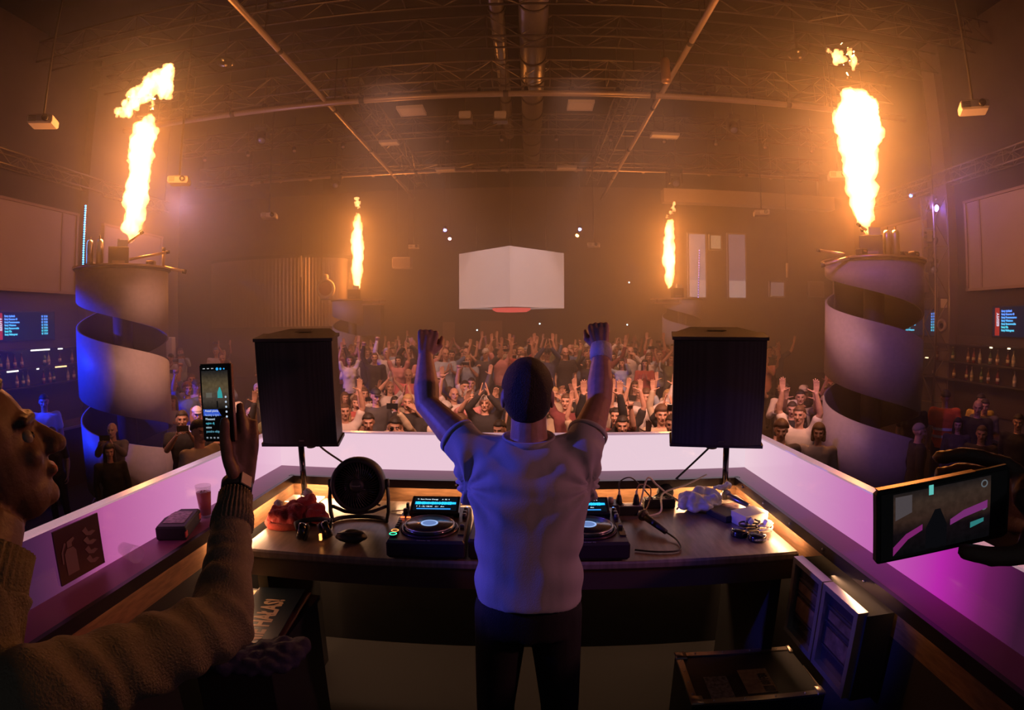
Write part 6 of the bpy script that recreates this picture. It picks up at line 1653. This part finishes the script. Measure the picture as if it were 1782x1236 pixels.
# what its display shows: dim hall, cyan flame, chat lines
def scr(nm, x0, z0, x1, z1, c_, s_, dy=-.0058): return MB().box(((x0+x1)/2,dy,(z0+z1)/2),(x1-x0,.0004,z1-z0)).build(nm, emat('scr_'+nm+'%.3f%.3f' % (c_[0], x0), c_, s_), ph)
def grad_screen(name, parent, box, stops, axis='Z', noise_amt=.5, s=1.0):
    ma = bpy.data.materials.new(name); ma.use_nodes = True; nt = ma.node_tree; nt.nodes.remove(nt.nodes['Principled BSDF'])
    tc = nt.nodes.new('ShaderNodeTexCoord'); sp = nt.nodes.new('ShaderNodeSeparateXYZ'); nt.links.new(tc.outputs['Object'], sp.inputs[0])
    mr = nt.nodes.new('ShaderNodeMapRange'); (x0,z0,x1,z1,yy) = box; mr.inputs[1].default_value = z0; mr.inputs[2].default_value = z1; nt.links.new(sp.outputs[axis], mr.inputs[0])
    rp = nt.nodes.new('ShaderNodeValToRGB'); el_ = rp.color_ramp.elements
    el_[0].position, el_[0].color = stops[0][0], (*stops[0][1],1); el_[1].position, el_[1].color = stops[-1][0], (*stops[-1][1],1)
    for p_, c_ in stops[1:-1]: e = el_.new(p_); e.color = (*c_,1)
    nz = nt.nodes.new('ShaderNodeTexNoise'); nz.inputs['Scale'].default_value = 140; nt.links.new(tc.outputs['Object'], nz.inputs['Vector'])
    ml = nt.nodes.new('ShaderNodeMath'); ml.operation = 'MULTIPLY_ADD'; ml.inputs[1].default_value = noise_amt*2; ml.inputs[2].default_value = 1-noise_amt
    nt.links.new(nz.outputs[0], ml.inputs[0]); nt.links.new(mr.outputs[0], rp.inputs[0])
    em = nt.nodes.new('ShaderNodeEmission'); nt.links.new(rp.outputs[0], em.inputs[0]); mm = nt.nodes.new('ShaderNodeMath'); mm.operation = 'MULTIPLY'; mm.inputs[1].default_value = s
    nt.links.new(ml.outputs[0], mm.inputs[0]); nt.links.new(mm.outputs[0], em.inputs[1]); nt.links.new(em.outputs[0], nt.nodes['Material Output'].inputs[0])
    return MB().box(((x0+x1)/2, yy, (z0+z1)/2), (x1-x0,.0004,z1-z0)).build('live_picture', ma, parent)
lp = grad_screen('live_view', ph, (-.032,-.012,.030,.066,-.0058), [(0,(.008,.007,.006)),(.3,(.06,.045,.035)),(.6,(.085,.06,.03)),(1,(.01,.01,.012))], s=1.1)
def scp(nm, x0, z0, x1, z1, c_, s_): 
    o = MB().box(((x0+x1)/2,-.0062,(z0+z1)/2),(x1-x0,.0003,z1-z0)).build(nm, emat('scr_%s_%.2f' % (nm, c_[2]), c_, s_), lp); return o
q = MB(); q.prism([(.004,.010),(.016,.010),(.0145,.022),(.011,.032),(.009,.032),(.0045,.022)], 0,.0003, XF((0,-.0060,0),(PI/2,0,0))); q.build('cyan_flame', emat('cyan_flame',(.04,.42,.42),.8), lp)
scp('video_cube', -.023,.011,-.009,.021,(.11,.10,.08),1.0)
scp('video_dj', .001,-.010,.004,.004,(.004,.004,.004),1.0)
for i in range(5): MB().lathe([(0,0),(.0022,0),(.0022,.0004),(0,.0004)], 12, XF((.023,-.0060,.012-.010*i),(PI/2,0,0))).build('side_icon', emat('icon_white',(.5,.6,.75),.9), ph)
q = MB(); q.prism([(-.032,-.026),(.010,-.026),(.002,-.013),(-.032,-.013)],0,.0004,XF((0,-.0058,0),(PI/2,0,0))); q.build('blue_banner', emat('banner_blue',(.04,.10,.55),1.0), ph)
for i, (t_, c_) in enumerate((('Aaaaii piona',(.75,.8,.9)),('lecimy z tym',(.35,.5,.9)),('Maaaaati',(.6,.75,.9)),('ogien dj',(.1,.55,.7)),('sztos',(.5,.7,.8)),('pozdro ekipa tutaj',(.15,.45,.6)))):
    text_obj(t_, .0065, emat('chat_%d' % i, c_, .9), XF((-.028,-.0064,-.018-.0085*i),(PI/2,0,0)), ph, extrude=.0001, name='chat_line')
for i in range(3): scr('status_mark', -.028+i*.010,.0695,-.023+i*.010,.0710,(.6,.6,.62),.8)
for i in range(3): MB().lathe([(0,0),(.0030-.0007*i,0),(.003-.0007*i,.0004),(0,.0004)], 12, XF((.006+i*.008,-.0058,.069),(PI/2,0,0))).build('status_dot', emat('status_blue',(.03,.35,.75),1.2), ph)
for i in range(6): scr('bottom_icon', -.029+i*.0085,-.073,-.025+i*.0085,-.070,(.30,.34,.40),.8)

# ================================================================== guest at right with a phone held sideways
r3 = empty('person', (.86,-.02,0), 0, 'shadowed person at right edge holding a phone sideways', 'person')
O3 = Matrix.Translation((-.86,.02,0))
b = MB()
sh = V(.72,.02,1.46); el = V(.70,.20,1.52); wr = V(.60,.34,1.745)
b.rings([(.86,-.02,z,rx,ry) for z, rx, ry in ((.9,.17,.13),(1.1,.16,.12),(1.3,.18,.13),(1.42,.17,.12),(1.5,.10,.09))], 24, p=2.3)
b.tube([(.86,-.02,1.48),(.86,-.02,1.6)], .06, 14); b.ball(sh,.06); b.capsule((.80,0,1.43), sh,.07,.06,12); b.capsule(sh, el,.055,.045,14); b.capsule(el, wr,.045,.030,14)
pc_ = V(.545,.40,1.765)
b.capsule(wr, pc_, .030, .030, 12); b.capsule(pc_, (.515,.425,1.785), .030, .024, 12); b.capsule(pc_, (.505,.40,1.745), .028, .022, 12)
for ch, r_ in (([(.525,.43,1.79),(.497,.455,1.812),(.465,.482,1.818),(.444,.500,1.812)], .0098), ([(.530,.44,1.775),(.515,.475,1.792),(.485,.505,1.795),(.465,.52,1.787)], .0098),
               ([(.530,.44,1.760),(.522,.485,1.765),(.495,.515,1.765),(.475,.525,1.760)], .0095), ([(.53,.43,1.745),(.522,.475,1.738),(.50,.50,1.738),(.482,.51,1.736)], .0088),
               ([(.525,.385,1.745),(.487,.400,1.733),(.452,.412,1.731),(.428,.425,1.735)], .0115)):
    for i in range(3): b.capsule(ch[i], ch[i+1], r_*(1.08-.08*i), r_*(1.0-.08*i), 10)
lsh = V(1.02,-.04,1.46); b.ball(lsh,.06); b.capsule((.92,-.02,1.43), lsh,.07,.06,12); b.capsule(lsh,(1.08,-.02,1.18),.05,.04,12); b.capsule((1.08,-.02,1.18),(1.0,.15,1.12),.04,.03,12); hand(b, V(1.0,.15,1.12), (-.3,.9,0), (0,0,-1), 1, 'relaxed')
for s in (-1,1): b.capsule((.86+s*.09,-.02,.9),(.86+s*.11,-.02,.5),.085,.06,12); b.capsule((.86+s*.11,-.02,.5),(.86+s*.12,-.02,.09),.06,.04,12)
T3 = head(b, V(.86,.0,1.70), Matrix.Rotation(PI+.25,3,'Z'), 1.0)
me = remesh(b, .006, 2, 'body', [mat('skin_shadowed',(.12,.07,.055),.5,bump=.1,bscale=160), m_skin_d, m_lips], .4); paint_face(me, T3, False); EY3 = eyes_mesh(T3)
def W3(me, name): me.transform(O3); return link(me, name, r3)
W3(me, 'body'); W3(EY3, 'eyes')
hm = hair_mesh('short', T3); hm.materials.clear(); hm.materials.append(mat('dark_hair')); W3(hm, 'hair')
q = MB(); q.rings([(.86,-.02,z,rx,ry) for z, rx, ry in ((.86,.19,.15),(1.1,.18,.14),(1.3,.195,.145),(1.42,.19,.14),(1.5,.11,.10))], 26, p=2.3)
q.ball(sh,.075); q.capsule((.80,0,1.42), sh,.085,.075,12); q.capsule(sh, el,.068,.058,16); q.capsule(el, el.lerp(wr,.82),.057,.040,16)
q.ball(lsh,.075); q.capsule((.92,-.02,1.42), lsh,.085,.075,12); q.capsule(lsh,(1.08,-.02,1.18),.065,.055,14)
me = remesh(q, .01, 2, 'jacket', [mat('black_jacket',(.014,.012,.012),.8,bump=.3,bscale=60)]); W3(me, 'jacket')
ph2 = empty('smartphone', (.414,.449,1.767), 0, 'smartphone held sideways at right showing the booth on its screen', 'phone')
ph2.rotation_euler = (.02, -.14, -.14)
MB().box((0,0,0),(.155,.0095,.078),bev=.004).build('phone_case', m_black, ph2)
MB().box((0,-.0051,0),(.146,.001,.070)).build('screen_glass', m_gloss, ph2)
MB().box((-.02,0,.0392),(.11,.008,.0012)).build('metal_top', mat('dark_bronze',(.16,.09,.05),.35,.8), ph2)
lv = grad_screen('side_view', ph2, (-.060,-.032,.052,.033,-.0058), [(0,(.004,.004,.005)),(.35,(.010,.006,.008)),(.55,(.05,.025,.018)),(.8,(.06,.035,.025)),(1,(.02,.015,.015))], s=.6)
def poly2(nm, pts, c_, s_): return MB().prism(pts, 0, .0003, XF((0,-.0062,0),(PI/2,0,0))).build(nm, emat('pv_'+nm, c_, s_), lv)
poly2('pink_panel_shown', [(-.060,-.022),(-.046,-.010),(-.028,-.003),(-.028,-.009),(-.044,-.016),(-.060,-.031)], (.22,.02,.16), .8)
poly2('pink_panel_seen', [(.004,-.004),(.020,.003),(.048,.008),(.048,.000),(.020,-.005),(.004,-.010)], (.20,.03,.18), .8)
poly2('cyan_light', [(-.021,.026),(-.016,.026),(-.016,.036),(-.021,.036)], (.12,.55,.50), .9)
poly2('dark_figure', [(-.024,-.030),(.0,-.030),(.0,-.008),(-.008,.010),(-.014,.010),(-.024,-.008)], (.003,.003,.004), 1)
poly2('grey_screen', [(-.058,.006),(-.040,.012),(-.040,.030),(-.058,.030)], (.08,.065,.07), .8)
poly2('teal_gear', [(.028,-.018),(.044,-.014),(.044,-.010),(.028,-.012)], (.03,.22,.22), .8)
for z in (.026,.002): MB().lathe([(.0028,0),(.0040,0),(.0040,.0004),(.0028,.0004)], 16, XF((.044,-.0060,z),(PI/2,0,0)), closed=True).build('camera_icon', emat('icon_grey',(.12,.14,.16),.8), ph2)

# navy jacket thrown over the crate, hiding the end of the placards
r = empty('jacket', (-.93,1.55,.80), .3, 'dark navy jacket draped over the lower end of the placards', 'jacket')
cloth_blob(0, [((0,0,.02),(.17,.10,.04)), ((.08,.02,.035),(.10,.09,.035)), ((-.10,0,.03),(.09,.08,.04))], .016, 15, .009, 41, mat('navy_cloth',(.015,.015,.05),.85,bump=.3,bscale=80), 'jacket_cloth', r)
